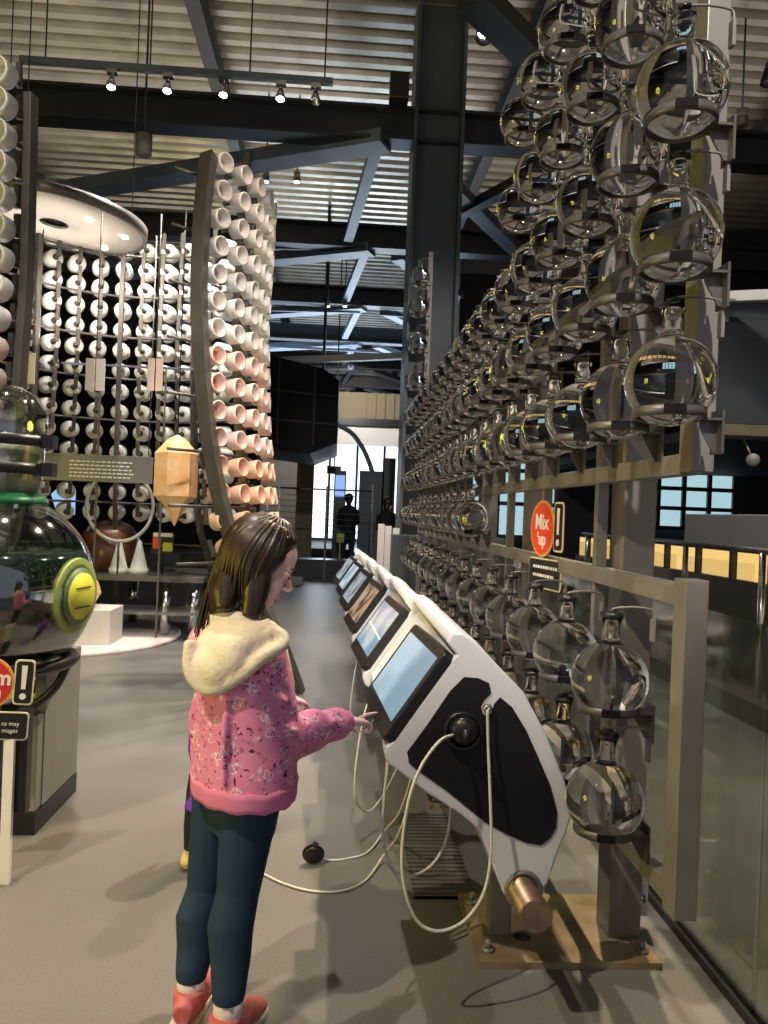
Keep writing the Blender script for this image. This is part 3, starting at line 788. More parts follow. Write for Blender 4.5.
# dark hung box room, centre left
P0 = P(216, 452, 14.0); P1 = P(333, 365, 14.0)
hb = thing('suspended_black_box', 'big black panelled box room hanging beyond the pink cup wall', 'box room', (-.9, 15, 2.45))
M['boxblack'] = mat('black cladding', (.004, .004, .0045), .6, spec=.2); M['boxline'] = mat('grey cladding joints', (.03, .03, .03), .6)
bm = NB()
pts = [(-2.3, 2.55), (-.55, 2.40), (-.07, 2.62), (-.07, 3.75), (-.35, 3.95), (-2.3, 4.35)]
prism(bm, pts, lambda a, b: V(a, 14.0, b), lambda a, b: V(a, 17.5, b)); link('cladding', bm, M['boxblack'], hb)
for x in (-1.75, -1.15, -.5):
    bm = NB(); box(bm, (x-.015, 13.97, 2.56), (x+.015, 13.999, 4.0 if x > -1 else 4.15)); link('joint_strip', bm, M['boxline'], hb)
for z0, z1 in ((3.05, 2.95), (3.6, 3.45)):
    bm = NB(); beam(bm, (-2.3, 13.98, z0), (-.08, 13.98, z1), .02, .025); link('joint_strip', bm, M['boxline'], hb)
for x in (-2.0, -.4):
    bm = NB(); tube(bm, [(x, 15.5, 3.9), (x, 15.5, 7.5)], .03, 8); link('hanger', bm, M['steel_dark'], hb)
bm = NB(); tube(bm, [(-1.7, 15, 0), (-1.7, 15, 2.46)], .08, 12); link('support_post', bm, M['steel_dark'], hb)

# far bright glazing with mullions, canopy and arch
wy = 25.0
def W(x, y): p = P(x, y, wy); return p.x, p.z
x0, zb = W(300, 528); x1, zt = W(402, 446)
window(x0, x1+1.2, .45, zt, wy, 5, 1, M['daylight'])
bm = NB(); a = W(318, 444); b = W(402, 424)
box(bm, (a[0]-2, wy-.4, a[1]), (b[0]+1.2, wy+.2, b[1])); trim(bm, M['white'])
bm = NB(); a = W(322, 421); b = W(402, 395)
x = a[0]-2
box(bm, (a[0]-2, wy-.1, a[1]+.1), (b[0]+1, wy+.1, b[1]))
while x < b[0]+1:
    box(bm, (x, wy-.16, a[1]+.1), (x+.12, wy-.1, b[1])); x += .3
trim(bm, M['brownpanel'])
bm = NB(); a = W(322, 425); box(bm, (a[0]-2, wy-.5, a[1]-.02), (b[0]+1.2, wy-.1, a[1]+.22)); trim(bm, M['black'])
# wall either side of the glazing
bm = NB(); box(bm, (-14, wy, 0), (x0-.02, wy+.2, 5.2)); box(bm, (x1+1.25, wy, 0), (14, wy+.2, 5.2)); struct('wall_far', bm, M['darkwall'])
bm = NB(); a = W(262, 500); b = W(300, 452); box(bm, (a[0], wy-.6, .3), (b[0], wy-.5, b[1])); trim(bm, M['grey'])
arch = [P(332, 423, 22), P(350, 432, 22), P(362, 447, 22), P(371, 468, 22), P(375, 490, 22), P(377, 520, 22), P(378, 545, 22)]
arch[-1].z = .0
bm = NB(); tube(bm, spline(arch, 6), .07, 10); tag(link('white_arch', bm, M['white']), 'thin white curved arch in front of the bright far windows', 'arch')
# information totem with blue screen, hanging monitor, dark posts
tt = thing('screen_totem', 'slim totem with a pale blue screen before the bright far windows', 'totem', P(340, 520, 18))
M['bluescreen'] = emat('blue screen', (.25, .42, .85), 1.0)
p = P(340, 486, 18); bm = NB(); box(bm, (p.x-.14, 18, 0), (p.x+.14, 18.08, p.z+.36)); link('body', bm, M['black'], tt)
bm = NB(); box(bm, (p.x-.11, 17.985, p.z-.25), (p.x+.11, 17.999, p.z+.25)); link('screen', bm, M['bluescreen'], tt)
p = P(334, 470, 17.5)
mo = thing('monitor', 'small black hanging monitor above the blue screen totem', 'monitor', p)
bm = NB(); box(bm, (p.x-.16, 17.5, p.z-.09), (p.x+.16, 17.56, p.z+.09)); link('display', bm, M['black'], mo)
bm = NB(); tube(bm, [(p.x, 17.53, p.z), (p.x, 17.53, 7.5)], .015, 8); link('stem', bm, M['black'], mo)
for i, (px, w, lab, m) in enumerate(((371, .30, 'tall grey pillar under the white arch', M['steel_blue']), (388, .16, 'slim dark post in front of the far windows', M['black']))):
    p = P(px, 500, 19); top = P(px, 471, 19).z if i == 0 else P(px, 458, 19).z
    bm = NB(); box(bm, (p.x-w, 19, 0), (p.x+w, 19.3, top)); tag(link('pillar', bm, m), lab, 'pillar')
p = P(325, 455, 20); q = P(312, 500, 20)
bm = NB(); box(bm, (P(296, 500, 20).x, 20, 0), (P(313, 500, 20).x, 20.2, P(300, 452, 20).z)); tag(link('narrow_panel', bm, M['brownpanel']), 'narrow olive panel left of the bright far windows', 'panel')
bm = NB(); box(bm, (P(341, 500, 17).x-.06, 16.9, .7), (P(341, 500, 17).x+.1, 16.95, .9)); box(bm, (P(341, 500, 17).x, 16.95, 0), (P(341, 500, 17).x+.03, 16.98, .9)); tag(link('yellow_notice', bm, M['yellow']), 'tiny yellow notice beside the blue screen totem', 'notice')
figure('person', 'standing person in dark clothes before the bright far windows, beside the totem', (P(349, 500, 17.3).x, 17.3, .02), 1.65, R(90), M['darkcloth'], M['darkcloth2'])
figure('person', 'standing person in dark clothes in front of the rightmost far window', (P(388, 500, 14).x, 14.0, .02), 1.55, R(60), M['darkcloth'], M['darkcloth2'])
# low raised platform across the back with steps
bm = NB(); box(bm, (-2.6, 20.2, 0), (2.1, 24.9, .38)); struct('trim_stage', bm, M['darkwall'])
bm = NB(); box(bm, (-3.2, 16.0, 0), (.35, 16.6, .30)); box(bm, (-3.2, 15.98, .30), (.35, 16.62, .36)); tag(link('low_bench', bm, M['steel_dark']), 'long low dark bench across the far end of the hall', 'bench')
bm = NB(); box(bm, (-2.2, 14.2, .0), (-.6, 14.6, .12)); tag(link('bright_step', bm, M['grey']), 'low grey step on the floor before the long dark bench', 'step')
# cable railing left of centre
cr = thing('cable_railing', 'pale steel post and cable railing beyond the girl, under the black box room', 'railing', (-1.3, 15.6, 0))
ry = 15.6
def rp(x, y): p = P(x, y, ry); return p
for x in (266, 278, 326, 372):
    a = rp(x, 520); bm = NB(); box(bm, (a.x-.02, ry-.02, 0), (a.x+.02, ry+.02, rp(x, 486).z)); link('post', bm, M['chrome'] if x < 300 else M['bracket'], cr)
a = rp(262, 487); b = rp(378, 487)
bm = NB(); tube(bm, [(a.x, ry, a.z), (b.x, ry, a.z)], .018, 8); link('handrail', bm, M['chrome'], cr)
for k in range(8):
    z = a.z-.12*(k+1)
    bm = NB(); tube(bm, [(a.x, ry, z), (b.x, ry, z)], .006, 6); link('cable', bm, M['steel_blue'], cr)

# ================================================================== CEILING FITTINGS
y_t = 7.55
tr = thing('lighting_track', 'long straight pale lighting track hung below the roof, upper left', 'track', P(170, 74, y_t))
a = P(20, 66, y_t); b = P(333, 76, y_t); zt_ = (a.z+b.z)/2
bm = NB(); box(bm, (a.x, y_t-.03, zt_-.03), (b.x, y_t+.03, zt_+.03)); link('rail', bm, M['steel_blue'], tr)
for x in (45, 150, 250, 325):
    q = P(x, 70, y_t); bm = NB(); tube(bm, [(q.x, y_t, zt_), (q.x, y_t, 7.5)], .008, 6); link('hanger', bm, M['steel_dark'], tr)
SPOTS = []
nm = ['first', 'second', 'third', 'fourth', 'fifth']
for k, (x, on) in enumerate(((112, 1), (168, 1), (224, 1), (281, 1), (316, 0))):
    q = P(x, 88, y_t)
    s = thing('track_spotlight', 'small %s spotlight hanging from the lighting track, %s from its left end' % ('lit' if on else 'unlit', nm[k]), 'spotlight', (q.x, y_t, zt_-.03), 'track spotlights')
    bm = NB(); box(bm, (q.x-.05, y_t-.03, zt_-.075), (q.x+.05, y_t+.03, zt_-.031)); link('adapter', bm, M['chrome'], s)
    bm = NB(); tube(bm, [(q.x, y_t, zt_-.075), (q.x, y_t-.01, zt_-.12)], .012, 8); link('yoke', bm, M['chrome'], s)
    bm = NB(); lathe(bm, [(0, 0), (.022, 0), (.045, -.07), (.047, -.11), (.040, -.11), (.038, -.075), (0, -.06)], 20, Matrix.Translation((q.x, y_t-.01, zt_-.115)) @ Matrix.Rotation(R(-12), 4, 'X')); link('reflector', bm, M['chrome'], s)
    if on:
        bm = NB(); ell(bm, (q.x, y_t-.03, zt_-.215), (.032, .032, .026)); link('bulb', bm, M['glow'], s)
        SPOTS.append((q.x, y_t-.03, zt_-.26))
# cylinder downlights
def cyl_light(px, py, y, lab, r=.09, h=.22, lit=False):
    q = P(px, py, y)
    t = thing('ceiling_canister', lab, 'canister', q)
    bm = NB(); lathe(bm, [(0, -h/2), (r*.8, -h/2), (r, -h/2), (r, h/2), (0, h/2)], 24, Matrix.Translation(q)); link('body', bm, M['rack'], t)
    bm = NB(); tube(bm, [(q.x, q.y, q.z+h/2), (q.x, q.y, 7.5)], .012, 8); link('stem', bm, M['steel_dark'], t)
    if lit:
        bm = NB(); disc(bm, (q.x, q.y, q.z-h/2-.002), (0, 0, -1), r*.75, .008); link('lamp', bm, M['glow'], t)
cyl_light(144, 145, 8.4, 'silver cylinder hanging from the roof below the big cross beam', .085, .22)
cyl_light(742, 118, 9.0, 'small silver cylinder hanging at the upper right edge, beyond the flasks', .07, .20)
for px, py, y, lab in ((266, 181, 11.5, 'small lit spotlight under the purple-tinted roof, left one'), (297, 181, 11.5, 'small lit spotlight under the purple-tinted roof, right one'),
                       (328, 307, 16.3, 'small lit spotlight before the far dark beam, left one'), (345, 307, 16.3, 'small lit spotlight before the far dark beam, right one')):
    cyl_light(px, py-4, y, lab, .05, .14, True)
spk = thing('ceiling_speaker', 'dark boxy speaker mounted on the beam beside the steel column', 'speaker', P(397, 85, 8.9))
q = P(399, 90, 8.9); bm = NB(); box(bm, (q.x-.11, 8.8, q.z-.14), (q.x+.11, 9.0, q.z+.16)); link('cabinet', bm, M['black'], spk, bevel=.01)
bm = NB(); tube(bm, [(q.x, 8.9, q.z+.15), (q.x, 8.9, 6.2)], .02, 8); link('mount', bm, M['black'], spk)
# ================================================================== CUP DRUM
DC = V(-2.10, 6.90, 0)
def RZ(z):
    pts = [(0, 1.95), (.6, 1.74), (1.2, 1.42), (1.6, 1.36), (2.1, 1.30), (3.0, 1.25), (4.2, 1.28), (4.6, 1.31)]
    for (a, ra), (b, rb) in zip(pts, pts[1:]):
        if z <= b: return ra+(rb-ra)*(z-a)/(b-a)
    return pts[-1][1]
def DP(ang, z, off=0.): r = RZ(z)+off; return V(DC.x+r*math.cos(ang), DC.y+r*math.sin(ang), z)
drum = thing('cup_drum', 'tall round waisted frame of dark curved ribs and hoops that carries the rows of cups', 'frame', (DC.x, DC.y, 0))
def ribm(ang, z0, z1, w, d, name='rib'):
    bm = NB(); zs = [z0+(z1-z0)*i/16 for i in range(17)]
    tv = V(-math.sin(ang), math.cos(ang), 0)
    A = []
    for z in zs:
        o = DP(ang, z, .0); i = DP(ang, z, -d)
        A.append([bm.verts.new(v) for v in (o-tv*w/2, o+tv*w/2, i+tv*w/2, i-tv*w/2)])
    for i in range(16):
        for k in range(4): bm.faces.new((A[i][k], A[i][(k+1) % 4], A[i+1][(k+1) % 4], A[i+1][k]))
    bm.faces.new(A[0]); bm.faces.new(A[-1][::-1])
    return link(name, bm, M['rib'], drum, bevel=.004)
A_R = R(-52); A_L = R(-100)
ER = [P(x, y, 5.85) for x, y in ((206, 150), (200, 200), (197, 250), (196, 300), (198, 350), (202, 400), (208, 450), (217, 497), (231, 545), (252, 592), (276, 640), (296, 684))]
ER[-1].z = 0
bm = NB(); A = []
for p in spline(ER, 4):
    A.append([bm.verts.new(p+v) for v in (V(-.055, .05, 0), V(.05, -.03, 0), V(.07, .12, 0), V(-.03, .2, 0))])
for i in range(len(A)-1):
    for k in range(4): bm.faces.new((A[i][k], A[i][(k+1) % 4], A[i+1][(k+1) % 4], A[i+1][k]))
bm.faces.new(A[0]); bm.faces.new(A[-1][::-1]); link('edge_rib', bm, M['rib'], drum, bevel=.004)
ribm(A_L, 0, 4.3, .06, .10, 'edge_rib')
STEP = R(9.6)
for a, z_ in ((62, 0), (100, 0), (138, 0), (24, 1.1), (-14, 1.1), (180, 0), (220, 1.0)): ribm(R(a), z_, 4.4, .045, .07)
cups_rows = [4.05-.2135*k for k in range(15)]
def hoop(z, a0, a1, off=-.02):
    bm = NB(); n = 40; tube(bm, [DP(a0+(a1-a0)*i/n, z, off) for i in range(n+1)], .012, 6); link('hoop', bm, M['rib'], drum)
for k in (0, 2, 4, 6, 8, 10, 12, 14): hoop(cups_rows[k]-.10, A_R, R(260), -.03)
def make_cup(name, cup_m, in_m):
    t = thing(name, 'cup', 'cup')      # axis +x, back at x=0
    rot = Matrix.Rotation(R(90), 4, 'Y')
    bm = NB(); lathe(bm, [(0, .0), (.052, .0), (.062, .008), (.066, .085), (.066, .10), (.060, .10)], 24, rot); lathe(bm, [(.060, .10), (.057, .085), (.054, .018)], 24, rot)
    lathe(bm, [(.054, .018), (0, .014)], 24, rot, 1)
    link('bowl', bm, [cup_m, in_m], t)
    bm = NB(); tube(bm, [(-.085, 0, 0), (0, 0, 0)], .012, 8); lathe(bm, [(0, -.004), (.022, -.004), (.022, .0), (0, .0)], 16, rot); box(bm, (-.09, -.014, -.01), (-.072, .014, .11)); link('mount', bm, M['rib'], t)
    return t
protos = {}
def cup_kind(row): return 'w' if row < 5 else ('p' if row < 7 else ('o' if row < 11 else 'q'))
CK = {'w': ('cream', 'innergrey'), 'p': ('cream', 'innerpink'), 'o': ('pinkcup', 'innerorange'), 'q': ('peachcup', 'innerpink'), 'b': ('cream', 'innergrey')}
used = set()
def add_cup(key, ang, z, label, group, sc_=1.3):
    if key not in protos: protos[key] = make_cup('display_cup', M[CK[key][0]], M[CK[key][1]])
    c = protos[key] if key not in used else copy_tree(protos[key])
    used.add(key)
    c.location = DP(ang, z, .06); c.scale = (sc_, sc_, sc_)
    sl = math.atan2(RZ(z+.05)-RZ(z-.05), .1)
    c.rotation_euler = Euler((0, sl, ang), 'XYZ')
    c['label'] = label; c['category'] = 'cup'; c['group'] = group
cn = {'w': 'white', 'p': 'white pink-lined', 'o': 'pink orange-lined', 'q': 'peach'}
# right outer face, from the edge rib towards the far side
for j in range(6):
    ang = A_R+R(14)+STEP*j
    for k, z in enumerate(cups_rows):
        add_cup(cup_kind(k), ang, z, '%s cup on right outer wall, %s row from top, %s column from rib' % (cn[cup_kind(k)], ORD[k], ORD[j]), 'cups on the right outer wall of the drum', 1.15)
# left outer face beside the left edge rib
for j in range(2):
    ang = A_L-R(4.5)-STEP*j
    for k, z in enumerate([4.36-.2135*i for i in range(14)]):
        add_cup('w' if k < 9 else 'o', ang, z, 'white cup left of the left edge rib, %s row from top, %s column' % (ORD[k], ORD[j]), 'cups on the left outer wall of the drum', 1.45)
# far wall seen from inside: backs of the cups
for j in range(10):
    ang = R(52)+STEP*j
    for k, z in enumerate(cups_rows[:14]):
        add_cup('b', ang, z, 'white cup back on far inner wall, %s row from top, %s column from right' % (ORD[k], ORD[j]), 'cups on the far inner wall of the drum', 1.32)
# canopy disc above
dk = thing('canopy_disc', 'large round pale disc with four small lights, hung inside the cup frame', 'canopy', (-2.74, 7.35, 3.97))
bm = NB(); mt = Matrix.Translation((-2.74, 7.35, 3.97)) @ Matrix.Rotation(R(4), 4, 'Y')
lathe(bm, [(.11, 0), (.80, 0), (.80, .015), (.11, .015)], 64, mt, closed=True); link('underside', bm, M['offwhite'], dk)
bm = NB(); lathe(bm, [(.80, -.01), (.83, -.01), (.83, .09), (.80, .09)], 64, mt, closed=True); lathe(bm, [(0, .07), (.80, .07), (.80, .09), (0, .09)], 64, mt); link('rim', bm, M['bracket'], dk)
bm = NB(); lathe(bm, [(.11, -.004), (.125, -.004), (.125, .002), (.11, .002)], 32, mt, closed=True); link('hole_ring', bm, M['black'], dk)
bm = NB(); lathe(bm, [(0, .03), (.11, .03), (.11, .05), (0, .05)], 32, mt); link('hole_shade', bm, M['black'], dk)
for x, y in ((-.18, -.42), (.40, -.25), (.62, .12), (.3, .55)):
    bm = NB(); disc(bm, mt @ V(x, y, -.012), (0, 0, -1), .032, .006, 16); link('downlight', bm, M['glowsoft'], dk)
for a in (30, 150, 270):
    bm = NB(); p = mt @ V(.7*math.cos(R(a)), .7*math.sin(R(a)), .09); tube(bm, [p, (p.x, p.y, 7.5)], .006, 6); link('hanger', bm, M['steel_dark'], dk)
# hanging plaques
for px, lab, m in ((25, 'pale blank plaque hanging left, near the left edge rib', 'cream'), (95, 'pale blank plaque hanging in the middle of the drum opening', 'cream'), (155, 'beige blank plaque hanging right, near the right edge rib', 'pinkcup')):
    yy = 6.75
    a = P(px-9 if px != 155 else px-7, 352 if px < 30 else 358, yy); b = P(px+9 if px != 155 else px+7, 384 if px < 30 else 391, yy)
    t = thing('hanging_plaque', lab, 'plaque', ((a.x+b.x)/2, yy, b.z))
    xm = (a.x+b.x)/2
    bm = NB(); box(bm, (a.x, yy, b.z), (xm-.006, yy+.012, a.z)); box(bm, (xm+.006, yy, b.z), (b.x, yy+.012, a.z)); link('board', bm, M[m], t)
    bm = NB(); tube(bm, [(xm, yy+.02, b.z), (xm, yy+.02, 3.9)], .006, 6); link('rod', bm, M['rib'], t)
# glass case around the drum opening
gc = thing('glass_case', 'tall clear glass case with a thin pale top edge inside the drum', 'case', (-2.3, 6.95, 1))
a = P(14, 362, 7.93); b = P(196, 362, 7.93)
bm = NB(); box(bm, (a.x, 7.92, .04), (b.x, 7.93, a.z)); link('pane', bm, M['paneclear'], gc)
for px in (14, 100, 165):
    q = P(px, 400, 7.91); bm = NB(); box(bm, (q.x-.008, 7.90, .04), (q.x+.008, 7.92, a.z)); link('mullion', bm, M['rib'], gc)
bm = NB(); box(bm, (a.x, 7.905, a.z), (b.x, 7.935, a.z+.02)); link('top_edge', bm, M['chrome'], gc)
# things under the drum
bm = NB(); lathe(bm, [(0, 0), (1.25, 0), (1.25, .035), (1.22, .04), (0, .04)], 64, Matrix.Translation((-2.85, 8.1, 0))); tag(link('round_platform', bm, M['platform']), 'low round pinkish-white platform on the floor under the cup drum', 'platform')
bm = NB(); box(bm, (-2.95, 7.42, .04), (-2.11, 7.86, .37)); tag(link('display_plinth', bm, M['offwhite'], bevel=.006), 'white box plinth standing on the round platform', 'plinth')
tb = thing('exhibit_table', 'low dark glass-topped exhibit table on steel legs behind the plinth', 'table', (-1.9, 8.6, 0))
ta = P(88, 580, 7.95); tb2 = P(204, 580, 7.95)
bm = NB(); box(bm, (ta.x, 7.95, .60), (tb2.x, 9.1, .66)); link('tabletop', bm, M['bracket'], tb, bevel=.005)
bm = NB(); box(bm, (ta.x+.1, 8.05, .25), (tb2.x-.1, 9.0, .28)); link('shelf', bm, M['grey'], tb)
for x, y in ((ta.x+.75, 8.1), (tb2.x-.12, 8.1), (ta.x+.2, 8.95), (tb2.x-.12, 8.95)):
    bm = NB(); tube(bm, [(x, y, .04), (x, y, .60)], .05, 16); link('leg', bm, M['chrome'], tb)
# info panel
M['infopane'] = mat('smoked info panel', (.16, .15, .14), .35)
ip = thing('info_panel', 'long smoked panel with rows of small pale print across the drum', 'panel', (-2.3, 7.3, 1.7))
a = P(28, 452, 7.3); b = P(152, 484, 7.3)
bm = NB(); box(bm, (a.x, 7.3, b.z), (b.x, 7.315, a.z)); link('panel', bm, M['infopane'], ip, bevel=.003)
for i in range(5):
    bm = NB(); z = a.z-.07-.035*i; x = a.x+.38
    random.seed(i)
    while x < a.x+.38+.55:
        w = random.uniform(.02, .05); box(bm, (x, 7.294, z), (x+w, 7.299, z+.012)); x += w+.012
    link('print_line', bm, M['signwhite'], ip)
for x in (a.x+.05, b.x-.05):
    bm = NB(); tube(bm, [(x, 7.33, b.z), (x, 7.33, 3.9)], .006, 8); link('hanging_rod', bm, M['rib'], ip)
# hoop, crystal, dome, cones, blue light, small sign
q = P(120, 506, 8.06); rr = 32*8.06/F
hp = thing('metal_hoop', 'thin pale metal hoop standing upright on a slim post in front of the brown dome', 'hoop', q)
bm = NB(); tube(bm, [q+V(rr*math.cos(2*math.pi*i/48), 0, rr*1.08*math.sin(2*math.pi*i/48)) for i in range(48)], .018, 8, closed=True); link('ring', bm, M['offwhite'], hp)
bm = NB(); tube(bm, [q+V(0, 0, -rr*1.08), (q.x, q.y, .66)], .012, 8); link('post', bm, M['rib'], hp)
q = P(176, 480, 6.6)
cy = thing('giant_crystal', 'large faceted orange crystal prism with pointed ends, between the hoop and the right edge rib', 'crystal', q)
bm = NB(); s = 6.6/F
prof = [(0, -46), (13, -22), (21, -16), (21, 26), (9, 40), (0, 45)]
lathe(bm, [(r*s, z*s) for r, z in prof], 6, Matrix.Translation(q) @ Matrix.Rotation(R(18), 4, 'Z'))
o = link('prism', bm, M['crystal'], cy)
for p_ in o.data.polygons: p_.use_smooth = False
bm = NB(); tube(bm, [q+V(0, 0, 43*s), (q.x, q.y, 3.9)], .006, 10); link('hanging_wire', bm, M['black'], cy)
q = P(108, 535, 8.4)
bm = NB(); lathe(bm, [(0, .55), (.10, .54), (.22, .48), (.29, .38), (.31, .2), (.31, 0), (0, 0)], 32, Matrix.Translation((q.x, 8.5, .66))); tag(link('brown_dome', bm, M['brown']), 'brown domed vessel on the exhibit table behind the metal hoop', 'vessel')
for i, (px, lab) in enumerate(((119, 'left of two small white cones on the exhibit table'), (139, 'right of two small white cones on the exhibit table'))):
    q = P(px, 560, 8.15); bm = NB(); lathe(bm, [(0, .36), (.02, .34), (.085, .06), (.10, .05), (.10, 0), (0, 0)], 24, Matrix.Translation((q.x, 8.15, .66))); tag(link('white_cone', bm, M['cream']), lab, 'cone', 'white cones on the exhibit table')
q = P(163, 543, 8.2)
sgn = thing('small_sign', 'small sign with red, yellow and white patches beside the crystal', 'sign', q)
m_ = Matrix.Translation(q) @ Matrix.Rotation(R(90), 4, 'X')
bm = NB(); prism(bm, rrect(0, 0, .23, .22, .01), lambda a, b: m_ @ V(a, b, 0), lambda a, b: m_ @ V(a, b, .006)); link('board', bm, M['signblack'], sgn)
plate2(sgn, m_, 'red_patch', M['redorange'], rrect(-.06, 0, .08, .12, .01), .0065, .009)
plate2(sgn, m_, 'yellow_patch', M['yellow'], rrect(.05, -.04, .10, .09, .01), .0065, .009)
plate2(sgn, m_, 'white_patch', M['signwhite'], rrect(.0, .085, .20, .04, .005), .0065, .009)
bm = NB(); tube(bm, [q+V(0, .01, -.1), (q.x, q.y+.01, .66)], .01, 8); link('post', bm, M['black'], sgn)
q = P(64, 500, 8.6)
bm = NB(); prism(bm, [(-.07, -.16), (.09, -.16), (.09, .12), (-.02, .18), (-.14, .06)], lambda a, b: V(q.x+a, 8.6, q.z+b), lambda a, b: V(q.x+a, 8.7, q.z+b))
bl2 = tag(link('blue_lightbox', bm, emat('blue lightbox', (.35, .55, .85), .9)), 'pale blue glowing sign board behind the big glass vessel', 'lightbox')
bm = NB(); tube(bm, [(q.x, 8.65, 0), (q.x, 8.65, q.z-.16)], .015, 8); link('post', bm, M['black'], bl2)
q = P(93, 580, 7.55)
bm = NB(); lathe(bm, [(0, -.16), (.10, -.08), (.12, .02), (.06, .10), (0, .14)], 7, Matrix.Translation((q.x-.05, 7.6, .37+.165)) @ Matrix.Rotation(R(20), 4, 'Y')); o = tag(link('rock_specimen', bm, M['crystal']), 'small orange-white rock standing on the white plinth by the big vessel', 'rock')
for p_ in o.data.polygons: p_.use_smooth = False

# ================================================================== BIG VESSEL, LEFT
VC = P(-6, 588, 3.3); VR = .40
vs = thing('giant_glass_vessel', 'huge round glass bottle of dark green liquid with two black neck bands', 'vessel', (VC.x, VC.y, VC.z-VR))
mt = Matrix.Translation(VC)
pr = []
for i in range(1, 27):
    a = math.pi - (math.pi-.42)*i/26
    pr.append((VR*math.sin(a), VR*math.cos(a)))
nk = [(.165, .39), (.168, .43), (.175, .50), (.178, .60), (.19, .66), (.185, .73), (.15, .80), (.08, .84), (0, .85)]
bm = NB(); lathe(bm, [(0, -VR)]+pr+nk, 48, mt); link('glass_body', bm, M['greenpane'], vs)
M['liquid'] = mat('dark green liquid', (.010, .022, .020), .08, noise=(.016, .032, .026), nscale=5)
zl = P(60, 553, 3.3).z-VC.z
pl_ = [(r*.975, z*.975) for r, z in pr if z < zl-.01]; rl_ = math.sqrt(VR*VR-zl*zl)*.975
bm = NB(); lathe(bm, [(0, -VR*.975)]+pl_+[(rl_, zl), (0, zl)], 48, mt); link('liquid', bm, M['liquid'], vs)
for z in (.50, .615):
    bm = NB(); lathe(bm, [(.180, z-.022), (.197, z-.022), (.197, z+.022), (.180, z+.022)], 40, mt, closed=True); bd = link('neck_band', bm, M['black'], vs)
    bm = NB(); q = VC+V(.215, -.02, z); box(bm, (q.x-.03, q.y-.03, q.z-.028), (q.x+.02, q.y+.03, q.z+.028)); link('clamp', bm, M['black'], bd)
M['greenish'] = mat('pale yellow neck lining', (.45, .45, .25), .4)
bm = NB(); lathe(bm, [(.140, .40), (.160, .42), (.165, .60), (.160, .60), (.150, .42), (.130, .40)], 40, mt, closed=True); link('neck_lining', bm, M['greenish'], vs)
bm = NB(); lathe(bm, [(.175, .36), (.20, .355), (.195, .375), (.172, .40)], 40, mt, closed=True); link('green_collar', bm, mat('green collar', (.02, .16, .07), .3), vs)
# porthole disc
d = (P(71, 600, 3.05)-VC); d.normalize()
d = V(.975, -.215, -.03).normalized()
bc = VC+d*(VR-.05)
M['lime'] = mat('lime rim', (.28, .36, .10), .4)
bm = NB(); disc(bm, bc, d, .155, .028, 40); prt = link('porthole_rim', bm, M['lime'], vs, bevel=.006)
bm = NB(); disc(bm, bc+d*.028, d, .115, .012, 40); link('porthole_ring', bm, mat('dark green ring', (.10, .15, .07), .4), prt)
bm = NB(); disc(bm, bc+d*.040, d, .095, .010, 40); link('yellow_disc', bm, M['yellow'], prt)
tz = V(0, 0, 1); tx = tz.cross(d).normalized()
for z in (.035, -.045):
    bm = NB(); beam(bm, bc+d*.052-tx*.055+tz*z, bc+d*.052+tx*.055+tz*z, .004, .007, up=d); link('slot_line', bm, M['signblack'], prt)
# cradle and pedestal
cr2 = thing('vessel_stand', 'black curved cradle on a grey boxed pedestal under the huge glass bottle', 'stand', (VC.x, VC.y, 0))
cz = VC.z-.30
bm = NB(); lathe(bm, [(.285, -.02), (.33, -.02), (.345, .0), (.33, .025), (.29, .02)], 48, Matrix.Translation((VC.x, VC.y, cz)), closed=True); link('cradle_ring', bm, M['black'], cr2)
for a in (-60, 0, 60, 120, 180, 240):
    c_, s_ = math.cos(R(a)), math.sin(R(a))
    pts = [V(VC.x+r*c_, VC.y+r*s_, cz+z) for r, z in ((.315, 0), (.27, -.10), (.20, -.17), (.12, -.21), (.05, -.22))]
    bm = NB(); tube(bm, spline(pts, 5), .018, 8); link('cradle_arm', bm, M['black'], cr2)
bm = NB(); x1_ = PZ(76, 791).x; box(bm, (x1_-.62, 3.30, .09), (x1_-.01, 3.80, cz-.23)); link('pedestal', bm, M['grey'], cr2, bevel=.004)
bm = NB(); box(bm, (x1_-.05, 3.36, .09), (x1_-.004, 3.80, .70)); link('side_panel', bm, M['grey'], cr2, bevel=.003)
bm = NB(); box(bm, (x1_-.60, 3.28, 0), (x1_-.0, 3.79, .09)); link('toe_kick', bm, M['black'], cr2)
bm = NB(); box(bm, (VC.x-.05, 3.25, 0), (VC.x+.05, 3.30, cz-.2)); link('back_post', bm, M['black'], cr2)
# sign in front of it
q = P(-14, 685, 2.85)
sg2 = thing('warning_sign', 'red round sign with an exclamation plate on a thin white leg, beside the big vessel', 'sign', (q.x, 2.85, 0))
m2 = Matrix.Translation(q) @ Matrix.Rotation(R(3), 4, 'Y') @ Matrix.Rotation(R(8), 4, 'Z') @ Matrix.Rotation(R(90), 4, 'X')
make_sign(sg2, m2, .82, False, M['red'], None)
text('m', .075, M['signwhite'], m2 @ Matrix.Translation((.056, .028, .0062)), 'lettering', sg2, bold=.002)
text('n', .062, M['signwhite'], m2 @ Matrix.Translation((.040, -.022, .0062)), 'lettering', sg2, bold=.002)
for b_, yy in (('ns may', -.135), ('mages', -.160)):
    text(b_, .022, M['signwhite'], m2 @ Matrix.Translation((.095, yy, .0062)), 'lettering', sg2)
bm = NB(); lg = P(3, 800, 2.80); z_ = P(0, 740, 2.85).z
box(bm, (lg.x-.03, 2.86, 0), (lg.x+.006, 2.88, z_+.02)); link('leg', bm, M['signwhite'], sg2)
bm = NB(); box(bm, (lg.x+.0, 2.885, .25), (lg.x+.045, 2.93, z_+.1)); link('bracket', bm, M['black'], sg2)
